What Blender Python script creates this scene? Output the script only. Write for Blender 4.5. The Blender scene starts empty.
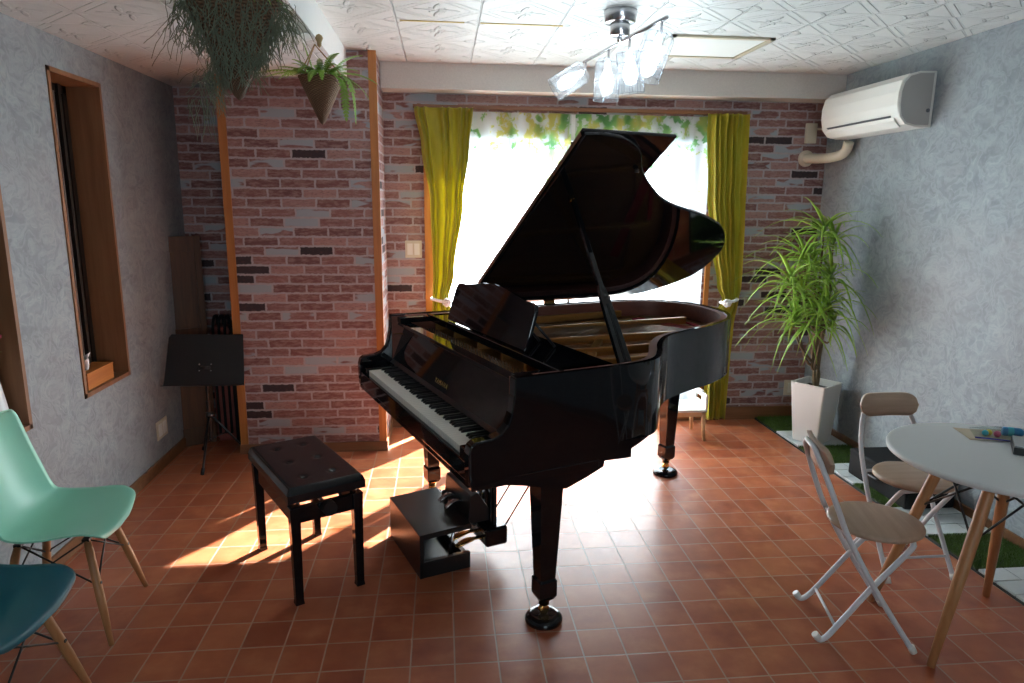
import bpy, math, random
from mathutils import Vector, Matrix, noise

random.seed(7)
scene = bpy.context.scene
col = scene.collection
PI = math.pi

# ------------------------------------------------------------------ camera
yaw, pitch, roll, CAMH, FPX = 0.10161, 0.19959, -0.00919, 1.627, 682.7
fwd = Vector((math.sin(yaw)*math.cos(pitch), math.cos(yaw)*math.cos(pitch), -math.sin(pitch)))
rt = Vector((math.cos(yaw), -math.sin(yaw), 0))
dn = fwd.cross(rt)
cr, sr = math.cos(roll), math.sin(roll)
rt2 = cr*rt + sr*dn
dn2 = -sr*rt + cr*dn
cam_data = bpy.data.cameras.new('camera')
cam = bpy.data.objects.new('camera', cam_data)
col.objects.link(cam)
M3 = Matrix((rt2, -dn2, -fwd)).transposed()
cam.matrix_world = Matrix.Translation((0, 0, CAMH)) @ M3.to_4x4()
cam_data.sensor_width = 36.0
cam_data.lens = FPX/1024*36.0
cam_data.clip_start = 0.05
scene.camera = cam

# ------------------------------------------------------------------ world, sun, exposure
scene.view_settings.view_transform = 'Standard'
scene.view_settings.look = 'None'
scene.view_settings.gamma = 1.0
scene.view_settings.use_curve_mapping = False
scene.view_settings.exposure = 0.0

world = bpy.data.worlds.new('world')
scene.world = world
world.use_nodes = True
bg = world.node_tree.nodes['Background']
bg.inputs['Color'].default_value = (0.76, 0.90, 1.0, 1)
bg.inputs['Strength'].default_value = 11.0

sun_d = bpy.data.lights.new('sun', 'SUN')
sun_d.energy = 115.0
sun_d.angle = math.radians(0.8)
sun_d.color = (1.0, 0.96, 0.91)
sun = bpy.data.objects.new('sun', sun_d)
col.objects.link(sun)
SUN_EL = math.radians(37.5)
sun_dir = Vector((-0.62*math.cos(SUN_EL), -0.785*math.cos(SUN_EL), -math.sin(SUN_EL)))
sun.rotation_euler = sun_dir.to_track_quat('-Z', 'Y').to_euler()
sun.location = (3, 8, 5)

# light portals in the real windows (they emit nothing of their own)
def portal(name, loc, size, direction):
    d = bpy.data.lights.new(name, 'AREA')
    d.shape = 'RECTANGLE'
    d.size, d.size_y = size
    d.cycles.is_portal = True
    o = bpy.data.objects.new(name, d)
    col.objects.link(o)
    o.location = loc
    o.rotation_euler = Vector(direction).to_track_quat('-Z', 'Y').to_euler()
portal('garden_window_portal', (0.91, 5.12, 1.08), (1.98, 1.96), (0, -1, 0))
portal('rear_window_portal', (0.55, -2.62, 1.42), (1.6, 1.15), (0, 1, 0))

# ------------------------------------------------------------------ room dimensions
XL, XR, YB, YF = -1.743, 2.781, 4.889, -2.4
ZC, ZLOW, XSTEP = 2.515, 2.355, -0.56

# ------------------------------------------------------------------ node helpers
def new_mat(name):
    m = bpy.data.materials.new(name)
    m.use_nodes = True
    nt = m.node_tree
    b = nt.nodes['Principled BSDF']
    return m, nt, b

def simple(name, colr, rough=0.5, metal=0.0, coat=0.0, noise_amt=0.0, noise_scale=20, bump=0.0, spec=None, **kw):
    m, nt, b = new_mat(name)
    b.inputs['Base Color'].default_value = (*colr, 1)
    b.inputs['Roughness'].default_value = rough
    b.inputs['Metallic'].default_value = metal
    if coat:
        b.inputs['Coat Weight'].default_value = coat
        b.inputs['Coat Roughness'].default_value = 0.03
    if spec is not None:
        b.inputs['Specular IOR Level'].default_value = spec
    tc = nt.nodes.new('ShaderNodeTexCoord')
    n = nt.nodes.new('ShaderNodeTexNoise')
    n.inputs['Scale'].default_value = noise_scale
    n.inputs['Detail'].default_value = 4
    nt.links.new(tc.outputs['Object'], n.inputs['Vector'])
    if noise_amt:
        r = nt.nodes.new('ShaderNodeValToRGB')
        r.color_ramp.elements[0].color = (*[c*(1-noise_amt) for c in colr], 1)
        r.color_ramp.elements[1].color = (*[min(1, c*(1+noise_amt)) for c in colr], 1)
        nt.links.new(n.outputs['Fac'], r.inputs['Fac'])
        nt.links.new(r.outputs['Color'], b.inputs['Base Color'])
    if bump:
        bp = nt.nodes.new('ShaderNodeBump')
        bp.inputs['Strength'].default_value = bump
        bp.inputs['Distance'].default_value = 0.002
        nt.links.new(n.outputs['Fac'], bp.inputs['Height'])
        nt.links.new(bp.outputs['Normal'], b.inputs['Normal'])
    return m

class G:
    """small helper to write node maths"""
    def __init__(s, nt): s.nt = nt
    def _in(s, sock, v):
        if isinstance(v, (int, float)): sock.default_value = v
        else: s.nt.links.new(v, sock)
    def m(s, op, a, b=0.0, c=0.0):
        n = s.nt.nodes.new('ShaderNodeMath'); n.operation = op
        s._in(n.inputs[0], a); s._in(n.inputs[1], b); s._in(n.inputs[2], c)
        return n.outputs[0]
    def xyz(s, v):
        n = s.nt.nodes.new('ShaderNodeSeparateXYZ'); s.nt.links.new(v, n.inputs[0]); return n.outputs
    def comb(s, x, y, z=0.0):
        n = s.nt.nodes.new('ShaderNodeCombineXYZ')
        s._in(n.inputs[0], x); s._in(n.inputs[1], y); s._in(n.inputs[2], z); return n.outputs[0]
    def noise(s, v, scale, detail=3, rough=0.5, dist=0.0):
        n = s.nt.nodes.new('ShaderNodeTexNoise')
        if v is not None: s.nt.links.new(v, n.inputs['Vector'])
        n.inputs['Scale'].default_value = scale; n.inputs['Detail'].default_value = detail
        n.inputs['Roughness'].default_value = rough; n.inputs['Distortion'].default_value = dist
        return n.outputs['Fac']
    def white(s, v):
        n = s.nt.nodes.new('ShaderNodeTexWhiteNoise'); n.noise_dimensions = '3D'
        s.nt.links.new(v, n.inputs['Vector']); return n.outputs['Value']
    def ramp(s, f, stops, interp='LINEAR'):
        n = s.nt.nodes.new('ShaderNodeValToRGB'); cr_ = n.color_ramp; cr_.interpolation = interp
        while len(cr_.elements) < len(stops): cr_.elements.new(0.5)
        for e, (p, c) in zip(cr_.elements, stops):
            e.position = p; e.color = (*c, 1) if len(c) == 3 else c
        s._in(n.inputs['Fac'], f); return n.outputs['Color']
    def mix(s, f, a, b, mode='MIX'):
        n = s.nt.nodes.new('ShaderNodeMix'); n.data_type = 'RGBA'; n.blend_type = mode
        s._in(n.inputs[0], f)
        for k, v in ((6, a), (7, b)):
            if isinstance(v, tuple): n.inputs[k].default_value = (*v, 1)
            else: s.nt.links.new(v, n.inputs[k])
        return n.outputs[2]
    def sstep(s, v, lo, hi):
        n = s.nt.nodes.new('ShaderNodeMapRange'); n.interpolation_type = 'SMOOTHSTEP'
        s._in(n.inputs[0], v); n.inputs[1].default_value = lo; n.inputs[2].default_value = hi
        return n.outputs[0]
    def coord(s):
        return s.nt.nodes.new('ShaderNodeTexCoord').outputs['Object']
    def bump(s, h, b, strength=0.5, dist=0.005):
        n = s.nt.nodes.new('ShaderNodeBump'); n.inputs['Strength'].default_value = strength
        n.inputs['Distance'].default_value = dist
        s.nt.links.new(h, n.inputs['Height']); s.nt.links.new(n.outputs['Normal'], b.inputs['Normal'])

# ------------------------------------------------------------------ setting materials
def mat_floor():
    m, nt, b = new_mat('terracotta_tiles'); g = G(nt)
    p = g.coord(); x, y, z = g.xyz(p)
    T = 0.158
    u = g.m('DIVIDE', g.m('SUBTRACT', x, 0.0268), T)
    v = g.m('DIVIDE', g.m('SUBTRACT', y, 0.1324), T)
    fu, fv = g.m('FRACT', u), g.m('FRACT', v)
    iu, iv = g.m('FLOOR', u), g.m('FLOOR', v)
    eu = g.m('MINIMUM', fu, g.m('SUBTRACT', 1, fu)); ev = g.m('MINIMUM', fv, g.m('SUBTRACT', 1, fv))
    e = g.m('MINIMUM', eu, ev)
    wob = g.m('MULTIPLY', g.m('SUBTRACT', g.noise(p, 40, 2), 0.5), 0.012)
    grout = g.sstep(g.m('ADD', e, wob), 0.010, 0.026)
    rnd = g.white(g.comb(iu, iv, 3.3))
    rnd2 = g.white(g.comb(iu, iv, 9.1))
    big = g.noise(g.comb(g.m('ADD', x, g.m('MULTIPLY', rnd, 9)), g.m('ADD', y, g.m('MULTIPLY', rnd2, 7)), 0.0), 7, 5, 0.55)
    c1 = g.ramp(big, [(0.28, (0.285, 0.062, 0.026)), (0.5, (0.40, 0.105, 0.042)), (0.72, (0.52, 0.19, 0.085))])
    c2 = g.mix(g.m('MULTIPLY', rnd, 0.65), c1, g.mix(rnd2, (0.27, 0.055, 0.022), (0.50, 0.16, 0.066)))
    fin = g.mix(grout, (0.40, 0.26, 0.19), c2)
    nt.links.new(fin, b.inputs['Base Color'])
    r = g.m('ADD', 0.27, g.m('MULTIPLY', g.noise(p, 14, 4), 0.16))
    r2 = g.m('ADD', r, g.m('MULTIPLY', g.m('SUBTRACT', 1, grout), 0.15))
    nt.links.new(r2, b.inputs['Roughness'])
    b.inputs['Specular IOR Level'].default_value = 0.55
    h = g.m('ADD', g.m('MULTIPLY', grout, 0.6), g.m('MULTIPLY', g.noise(p, 22, 3), 0.35))
    g.bump(h, b, 0.30, 0.0025)
    return m

def mat_brick():
    m, nt, b = new_mat('brick_wallpaper'); g = G(nt)
    p = g.coord(); x, y, z = g.xyz(p)
    H, W = 0.0588, 0.209
    u0 = g.m('ADD', x, y)
    wob = g.m('MULTIPLY', g.m('SUBTRACT', g.noise(p, 16, 3), 0.5), 0.013)
    wob2 = g.m('MULTIPLY', g.m('SUBTRACT', g.noise(p, 55, 2), 0.5), 0.008)
    zz = g.m('ADD', z, g.m('ADD', wob, wob2))
    v = g.m('DIVIDE', zz, H)
    iv = g.m('FLOOR', v); fv = g.m('FRACT', v)
    sh = g.white(g.comb(iv, 1.7, 4.2))
    u = g.m('ADD', g.m('DIVIDE', g.m('ADD', u0, wob2), W), g.m('ADD', g.m('MULTIPLY', iv, 0.5), g.m('MULTIPLY', sh, 0.35)))
    iu = g.m('FLOOR', u); fu = g.m('FRACT', u)
    eu = g.m('MULTIPLY', g.m('MINIMUM', fu, g.m('SUBTRACT', 1, fu)), W)
    ev = g.m('MULTIPLY', g.m('MINIMUM', fv, g.m('SUBTRACT', 1, fv)), H)
    e = g.m('MINIMUM', eu, ev)
    mort = g.sstep(g.m('ADD', e, g.m('MULTIPLY', g.m('SUBTRACT', g.noise(p, 70, 3), 0.5), 0.010)), 0.0040, 0.0085)
    rnd = g.white(g.comb(iu, iv, 0.3)); rnd2 = g.white(g.comb(iu, iv, 7.9)); rnd3 = g.white(g.comb(iu, iv, 12.9))
    base = g.ramp(rnd, [(0.0, (0.205, 0.095, 0.085)), (0.22, (0.265, 0.13, 0.118)), (0.42, (0.37, 0.21, 0.19)),
                        (0.56, (0.17, 0.08, 0.075)), (0.68, (0.245, 0.122, 0.115)), (0.80, (0.34, 0.19, 0.172)), (0.92, (0.045, 0.032, 0.036))], 'CONSTANT')
    st = g.comb(g.m('MULTIPLY', u0, 9), g.m('MULTIPLY', z, 30), g.m('MULTIPLY', rnd, 20))
    n1 = g.noise(st, 2.2, 4, 0.6)
    notdark = g.m('LESS_THAN', rnd, 0.92)
    tone = g.mix(g.m('MULTIPLY', notdark, g.sstep(n1, 0.40, 0.66)), base, g.mix(0.50, base, (0.42, 0.29, 0.27)))
    dark = g.mix(g.sstep(g.noise(st, 5.5, 3), 0.50, 0.72), tone, g.mix(0.5, tone, (0.12, 0.06, 0.055)))
    # whitish blue paint left on some of the bricks
    bl = g.m('MULTIPLY', g.sstep(g.noise(st, 0.5, 2), 0.44, 0.50), g.m('GREATER_THAN', rnd2, 0.80))
    bl = g.m('MULTIPLY', bl, g.m('LESS_THAN', rnd, 0.91))
    blue = g.mix(bl, dark, (0.33, 0.36, 0.40))
    mortc = g.mix(g.noise(p, 25, 3), (0.34, 0.285, 0.29), (0.46, 0.41, 0.42))
    fin = g.mix(mort, mortc, blue)
    nt.links.new(fin, b.inputs['Base Color'])
    b.inputs['Roughness'].default_value = 0.72
    b.inputs['Specular IOR Level'].default_value = 0.25
    g.bump(g.m('ADD', g.m('MULTIPLY', mort, 0.7), g.m('MULTIPLY', g.noise(p, 120, 2), 0.3)), b, 0.35, 0.002)
    return m

def mat_plaster():
    m, nt, b = new_mat('grey_plaster'); g = G(nt)
    p = g.coord(); x, y, z = g.xyz(p)
    warp = g.comb(g.m('ADD', y, g.m('MULTIPLY', g.noise(p, 5, 3), 0.35)), g.m('ADD', x, g.m('MULTIPLY', g.noise(p, 7, 2), 0.3)), z)
    n1 = g.noise(warp, 7, 6, 0.62, 1.2)
    ridg = g.m('SUBTRACT', 1, g.m('MULTIPLY', g.m('ABSOLUTE', g.m('SUBTRACT', g.noise(warp, 9, 4, 0.55, 1.6), 0.5)), 9))
    ridg = g.m('MAXIMUM', ridg, 0)
    big = g.noise(p, 1.6, 3)
    c = g.ramp(n1, [(0.3, (0.195, 0.222, 0.243)), (0.55, (0.250, 0.286, 0.306)), (0.75, (0.315, 0.355, 0.374))])
    c = g.mix(g.m('MULTIPLY', ridg, 0.22), c, (0.52, 0.56, 0.58))
    c = g.mix(g.m('MULTIPLY', g.sstep(big, 0.45, 0.65), 0.25), c, (0.32, 0.295, 0.30))
    nt.links.new(c, b.inputs['Base Color'])
    b.inputs['Roughness'].default_value = 0.5
    b.inputs['Specular IOR Level'].default_value = 0.3
    g.bump(g.m('ADD', n1, g.m('MULTIPLY', ridg, 0.4)), b, 0.35, 0.006)
    return m

def mat_ceiling():
    m, nt, b = new_mat('embossed_ceiling_panels'); g = G(nt)
    p = g.coord(); x, y, z = g.xyz(p)
    S = 0.41
    u = g.m('DIVIDE', g.m('SUBTRACT', x, 0.19), S); v = g.m('DIVIDE', g.m('SUBTRACT', y, 3.68), S)
    cu = g.m('SUBTRACT', g.m('FRACT', u), 0.5); cv = g.m('SUBTRACT', g.m('FRACT', v), 0.5)
    au, av = g.m('ABSOLUTE', cu), g.m('ABSOLUTE', cv)
    d = g.m('ADD', au, av)
    def line(val, c0, w):
        return g.m('SUBTRACT', 1, g.sstep(g.m('ABSOLUTE', g.m('SUBTRACT', val, c0)), w*0.4, w))
    l1 = line(d, 0.40, 0.022); l2 = line(d, 0.52, 0.022)
    joint = g.m('SUBTRACT', 1, g.sstep(g.m('SUBTRACT', 0.5, g.m('MAXIMUM', au, av)), 0.004, 0.014))
    def petal(ox, oy, ang, L, Wd):
        ca, sa = math.cos(ang), math.sin(ang)
        px = g.m('SUBTRACT', cu, ox); py = g.m('SUBTRACT', cv, oy)
        a = g.m('ADD', g.m('MULTIPLY', px, ca), g.m('MULTIPLY', py, sa))
        c = g.m('SUBTRACT', g.m('MULTIPLY', py, ca), g.m('MULTIPLY', px, sa))
        q = g.m('ADD', g.m('POWER', g.m('ABSOLUTE', g.m('DIVIDE', a, L)), 2.0), g.m('POWER', g.m('ABSOLUTE', g.m('DIVIDE', c, Wd)), 2.0))
        return g.m('SUBTRACT', 1, g.sstep(q, 0.3, 1.0))
    h = g.m('MULTIPLY', g.m('ADD', l1, l2), -0.7)
    for k in range(4):
        a = k*PI/2
        h = g.m('ADD', h, petal(math.cos(a)*0.155, math.sin(a)*0.155, a+0.25, 0.125, 0.033))
        a2 = a+PI/4
        h = g.m('ADD', h, petal(math.cos(a2)*0.075, math.sin(a2)*0.075, a2, 0.06, 0.026))
        h = g.m('ADD', h, g.m('MULTIPLY', petal(math.cos(a2)*0.60, math.sin(a2)*0.60, a2+PI/2, 0.10, 0.022), 0.8))
    h = g.m('SUBTRACT', h, g.m('MULTIPLY', joint, 1.0))
    c = g.mix(joint, (0.655, 0.675, 0.665), (0.76, 0.78, 0.77))
    nt.links.new(c, b.inputs['Base Color'])
    b.inputs['Roughness'].default_value = 0.45
    g.bump(h, b, 1.0, 0.020)
    return m

def mat_wood(name, c1, c2, scale=1.0, rough=0.45, axis='z', coat=0.0):
    m, nt, b = new_mat(name); g = G(nt)
    p = g.coord(); x, y, z = g.xyz(p)
    k = {'x': (2, 30, 30), 'y': (30, 2, 30), 'z': (30, 30, 2)}[axis]
    v = g.comb(g.m('MULTIPLY', x, k[0]*scale), g.m('MULTIPLY', y, k[1]*scale), g.m('MULTIPLY', z, k[2]*scale))
    n = g.noise(v, 1.0, 5, 0.6, 0.4)
    nt.links.new(g.ramp(n, [(0.3, c1), (0.7, c2)]), b.inputs['Base Color'])
    b.inputs['Roughness'].default_value = rough
    if coat: b.inputs['Coat Weight'].default_value = coat
    g.bump(n, b, 0.15, 0.001)
    return m

MT = {}
MT['floor'] = mat_floor(); MT['brick'] = mat_brick(); MT['plaster'] = mat_plaster(); MT['ceiling'] = mat_ceiling()
MT['white_paint'] = simple('white_ceiling_paint', (0.74, 0.75, 0.74), 0.6, noise_amt=0.03)
MT['beam'] = simple('beam_wallpaper', (0.60, 0.585, 0.55), 0.8, noise_amt=0.12, noise_scale=120, bump=0.5)
MT['trim'] = mat_wood('orange_wood_trim', (0.34, 0.115, 0.022), (0.47, 0.18, 0.04))
MT['base'] = mat_wood('brown_wood_baseboard', (0.16, 0.065, 0.025), (0.25, 0.11, 0.045), axis='x')
MT['frame'] = mat_wood('brown_wood_frame', (0.20, 0.085, 0.035), (0.29, 0.135, 0.06))
MT['darkwood'] = mat_wood('dark_wood', (0.055, 0.022, 0.009), (0.12, 0.050, 0.018))
MT['palewood'] = mat_wood('pale_wood', (0.62, 0.40, 0.20), (0.72, 0.50, 0.28))
MT['legwood'] = mat_wood('beech_leg_wood', (0.40, 0.175, 0.068), (0.52, 0.255, 0.11), scale=1.3)
MT['seatwood'] = mat_wood('greyish_seat_wood', (0.34, 0.225, 0.155), (0.45, 0.315, 0.225), axis='y', scale=1.2)
MT['black_lacquer'] = simple('black_polyester_lacquer', (0.005, 0.005, 0.0065), 0.05, spec=0.42)
MT['black_satin'] = simple('black_satin_paint', (0.012, 0.012, 0.013), 0.32)
MT['black_matt'] = simple('black_matt', (0.009, 0.009, 0.010), 0.75, spec=0.25)
MT['leather'] = simple('black_vinyl', (0.010, 0.010, 0.012), 0.24, noise_scale=250, bump=0.12)
MT['brass'] = simple('brass', (0.72, 0.42, 0.13), 0.22, metal=1.0)
MT['aged_brass'] = simple('aged_brass', (0.30, 0.15, 0.08), 0.4, metal=0.8)
MT['gold'] = simple('bronze_plate_paint', (0.50, 0.25, 0.07), 0.33, metal=0.65, noise_amt=0.05)
MT['steel'] = simple('steel', (0.62, 0.62, 0.64), 0.25, metal=1.0)
MT['string'] = simple('string_wire', (0.36, 0.24, 0.14), 0.35, metal=1.0)
MT['rimwood'] = mat_wood('mahogany_inner_rim', (0.16, 0.045, 0.028), (0.24, 0.075, 0.045), axis='y')
MT['spruce'] = mat_wood('spruce_soundboard', (0.42, 0.19, 0.08), (0.52, 0.26, 0.12), axis='y')
MT['red_felt'] = simple('red_felt', (0.50, 0.015, 0.03), 0.9)
MT['ivory'] = simple('ivory_key', (0.90, 0.88, 0.80), 0.22)
MT['white_plastic'] = simple('white_plastic', (0.76, 0.75, 0.70), 0.35)
MT['grey_plastic'] = simple('grey_plastic', (0.10, 0.10, 0.11), 0.4)
MT['cream'] = simple('cream_plastic', (0.62, 0.56, 0.44), 0.45)
MT['white_metal'] = simple('white_coated_steel', (0.66, 0.66, 0.68), 0.3)
MT['wire'] = simple('black_wire', (0.01, 0.01, 0.01), 0.35)
MT['mint'] = simple('mint_plastic', (0.27, 0.62, 0.47), 0.38)
MT['teal'] = simple('teal_plastic', (0.008, 0.115, 0.155), 0.33)
MT['tabletop'] = simple('white_tabletop', (0.66, 0.665, 0.65), 0.38)
MT['planter'] = simple('white_glazed_planter', (0.74, 0.73, 0.70), 0.3)
MT['soil'] = simple('soil', (0.03, 0.02, 0.014), 0.9, noise_amt=0.4)
MT['leaf'] = simple('strap_leaf', (0.26, 0.42, 0.045), 0.4, noise_amt=0.45, noise_scale=9)
MT['fern'] = simple('fern_leaf', (0.20, 0.36, 0.045), 0.5, noise_amt=0.35, noise_scale=12)
MT['moss'] = simple('grey_green_moss', (0.19, 0.215, 0.145), 0.8, noise_amt=0.35, noise_scale=15)
MT['stem'] = simple('plant_stem', (0.16, 0.11, 0.06), 0.8, noise_amt=0.3, noise_scale=60)
MT['turf'] = simple('artificial_turf_base', (0.035, 0.06, 0.010), 0.95, noise_amt=0.4, noise_scale=60)
MT['grass'] = simple('artificial_grass_blade', (0.085, 0.155, 0.022), 0.75, noise_amt=0.35, noise_scale=30)
MT['stone'] = simple('grey_stone_slab', (0.50, 0.53, 0.53), 0.7, noise_amt=0.07, noise_scale=60)
MT['deck_black'] = simple('black_deck_base', (0.012, 0.012, 0.012), 0.6)
MT['aluminium'] = simple('aluminium', (0.60, 0.61, 0.62), 0.3, metal=0.9)
MT['bronze_alu'] = simple('bronze_aluminium', (0.045, 0.036, 0.030), 0.4, metal=0.5)
MT['orangebox'] = mat_wood('orange_wood_box', (0.42, 0.13, 0.025), (0.55, 0.20, 0.045), axis='y')
MT['paper'] = simple('white_paper', (0.80, 0.81, 0.83), 0.8)
MT['ceramic'] = simple('white_ceramic', (0.72, 0.74, 0.76), 0.25)
MT['magenta'] = simple('magenta_petal', (0.34, 0.010, 0.055), 0.6)
MT['darkred'] = simple('dark_red_fabric', (0.22, 0.060, 0.048), 0.8, noise_amt=0.2)
MT['hatch_panel'] = simple('hatch_panel', (0.70, 0.73, 0.70), 0.5)
MT['hatch_frame'] = simple('hatch_frame', (0.60, 0.54, 0.40), 0.35, metal=0.3)
MT['rope'] = simple('jute_rope', (0.42, 0.29, 0.15), 0.9)
MT['blue'] = simple('blue_plastic', (0.01, 0.20, 0.42), 0.3)
MT['teal_plastic'] = simple('turquoise_plastic', (0.02, 0.42, 0.52), 0.3)
MT['yellow'] = simple('yellow_plastic', (0.80, 0.62, 0.05), 0.4)
MT['pink'] = simple('pink_plastic', (0.75, 0.10, 0.20), 0.4)
MT['gold_letter'] = simple('gold_lettering', (0.75, 0.55, 0.22), 0.3, metal=0.9)
MT['yellow_tape'] = simple('yellow_tape', (0.62, 0.47, 0.16), 0.5)

def mat_wicker():
    m, nt, b = new_mat('wicker'); g = G(nt)
    p = g.coord(); x, y, z = g.xyz(p)
    ang = g.m('ARCTAN2', y, x)
    a = g.m('SINE', g.m('MULTIPLY', ang, 22)); c = g.m('SINE', g.m('MULTIPLY', z, 640))
    w = g.m('MULTIPLY', a, c)
    nt.links.new(g.ramp(g.m('ADD', g.m('MULTIPLY', w, 0.5), 0.5), [(0.1, (0.10, 0.055, 0.03)), (0.9, (0.25, 0.145, 0.08))]), b.inputs['Base Color'])
    b.inputs['Roughness'].default_value = 0.8
    g.bump(w, b, 0.8, 0.004)
    return m
MT['wicker'] = mat_wicker()

def mat_curtain():
    m, nt, b = new_mat('lime_curtain_fabric'); g = G(nt)
    p = g.coord(); x, y, z = g.xyz(p)
    n = g.noise(g.comb(g.m('MULTIPLY', x, 8), g.m('MULTIPLY', y, 8), g.m('MULTIPLY', z, 3)), 2, 2)
    c = g.ramp(n, [(0.3, (0.40, 0.355, 0.013)), (0.7, (0.52, 0.465, 0.030))])
    nt.links.new(c, b.inputs['Base Color'])
    b.inputs['Roughness'].default_value = 0.55
    b.inputs['Sheen Weight'].default_value = 0.2
    tr = nt.nodes.new('ShaderNodeBsdfTranslucent'); nt.links.new(c, tr.inputs['Color'])
    mx = nt.nodes.new('ShaderNodeMixShader'); mx.inputs[0].default_value = 0.30
    out = nt.nodes['Material Output']
    nt.links.new(b.outputs[0], mx.inputs[1]); nt.links.new(tr.outputs[0], mx.inputs[2]); nt.links.new(mx.outputs[0], out.inputs[0])
    return m
MT['curtain'] = mat_curtain()

def mat_sheer():
    m, nt, b = new_mat('sheer_voile_with_leaf_print'); g = G(nt)
    p = g.coord(); x, y, z = g.xyz(p)
    # printed leaves: dense at the top, thinning out downwards
    n = g.noise(g.comb(x, 0.0, g.m('MULTIPLY', z, 0.9)), 15, 3, 0.6, 0.4)
    dens = g.noise(g.comb(x, 0.0, g.m('MULTIPLY', z, 0.55)), 3.1, 2)
    hgt = g.sstep(z, 1.30, 2.20)
    thr = g.m('SUBTRACT', 0.80, g.m('ADD', g.m('MULTIPLY', hgt, 0.265), g.m('MULTIPLY', g.m('SUBTRACT', dens, 0.5), 0.55)))
    mid = g.m('MULTIPLY', g.sstep(x, 0.22, 0.65), g.m('SUBTRACT', 1, g.sstep(x, 1.15, 1.65)))
    thr = g.m('SUBTRACT', thr, g.m('MULTIPLY', mid, 0.09))
    leaf = g.sstep(g.m('SUBTRACT', n, thr), -0.02, 0.07)
    # thin hanging tendrils
    sx = g.m('FRACT', g.m('ADD', g.m('MULTIPLY', x, 7.3), g.m('MULTIPLY', g.noise(p, 5, 1), 0.15)))
    tend = g.m('MULTIPLY', g.m('SUBTRACT', 1, g.sstep(g.m('ABSOLUTE', g.m('SUBTRACT', sx, 0.5)), 0.02, 0.07)),
               g.m('MULTIPLY', g.sstep(z, 1.72, 1.95), mid))
    hue = g.noise(p, 5.5, 2)
    leafc = g.ramp(hue, [(0.40, (0.10, 0.33, 0.09)), (0.52, (0.26, 0.50, 0.13)), (0.62, (0.62, 0.55, 0.12))])
    k = g.m('MULTIPLY', g.m('MAXIMUM', leaf, g.m('MULTIPLY', tend, 0.8)), 0.92)
    c = g.mix(k, (0.90, 0.92, 0.94), leafc)
    tr = nt.nodes.new('ShaderNodeBsdfTranslucent'); nt.links.new(c, tr.inputs['Color'])
    df = nt.nodes.new('ShaderNodeBsdfDiffuse'); nt.links.new(c, df.inputs['Color'])
    tp = nt.nodes.new('ShaderNodeBsdfTransparent'); nt.links.new(c, tp.inputs['Color'])
    m1 = nt.nodes.new('ShaderNodeMixShader'); m1.inputs[0].default_value = 0.35
    nt.links.new(tr.outputs[0], m1.inputs[1]); nt.links.new(df.outputs[0], m1.inputs[2])
    m2 = nt.nodes.new('ShaderNodeMixShader')
    nt.links.new(g.m('SUBTRACT', 0.42, g.m('MULTIPLY', k, 0.25)), m2.inputs[0])
    nt.links.new(m1.outputs[0], m2.inputs[1]); nt.links.new(tp.outputs[0], m2.inputs[2])
    nt.links.new(m2.outputs[0], nt.nodes['Material Output'].inputs[0])
    return m
MT['sheer'] = mat_sheer()

def mat_glass(name='window_glass', tint=(0.95, 0.97, 0.97)):
    m, nt, b = new_mat(name)
    tp = nt.nodes.new('ShaderNodeBsdfTransparent'); tp.inputs['Color'].default_value = (*tint, 1)
    gl = nt.nodes.new('ShaderNodeBsdfGlossy'); gl.inputs['Roughness'].default_value = 0.02
    mx = nt.nodes.new('ShaderNodeMixShader'); mx.inputs[0].default_value = 0.07
    nt.links.new(tp.outputs[0], mx.inputs[1]); nt.links.new(gl.outputs[0], mx.inputs[2])
    nt.links.new(mx.outputs[0], nt.nodes['Material Output'].inputs[0])
    return m
MT['glass'] = mat_glass()
MT['bag'] = mat_glass('clear_plastic_film', (0.80, 0.86, 0.86))

def mat_lampglass():
    m, nt, b = new_mat('frosted_lamp_glass')
    tr = nt.nodes.new('ShaderNodeBsdfTranslucent'); tr.inputs['Color'].default_value = (0.9, 0.95, 1, 1)
    tp = nt.nodes.new('ShaderNodeBsdfTransparent'); tp.inputs['Color'].default_value = (0.9, 0.95, 1, 1)
    df = nt.nodes.new('ShaderNodeBsdfGlossy'); df.inputs['Roughness'].default_value = 0.1
    a = nt.nodes.new('ShaderNodeMixShader'); a.inputs[0].default_value = 0.93
    nt.links.new(tr.outputs[0], a.inputs[1]); nt.links.new(tp.outputs[0], a.inputs[2])
    c = nt.nodes.new('ShaderNodeMixShader'); c.inputs[0].default_value = 0.12
    nt.links.new(a.outputs[0], c.inputs[1]); nt.links.new(df.outputs[0], c.inputs[2])
    nt.links.new(c.outputs[0], nt.nodes['Material Output'].inputs[0])
    return m
MT['lampglass'] = mat_lampglass()
def mat_emit(name, c, s):
    m, nt, b = new_mat(name)
    b.inputs['Base Color'].default_value = (*c, 1)
    b.inputs['Emission Color'].default_value = (*c, 1); b.inputs['Emission Strength'].default_value = s
    return m
MT['bulb'] = mat_emit('lit_bulb', (0.90, 0.97, 1.0), 24.0)

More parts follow.
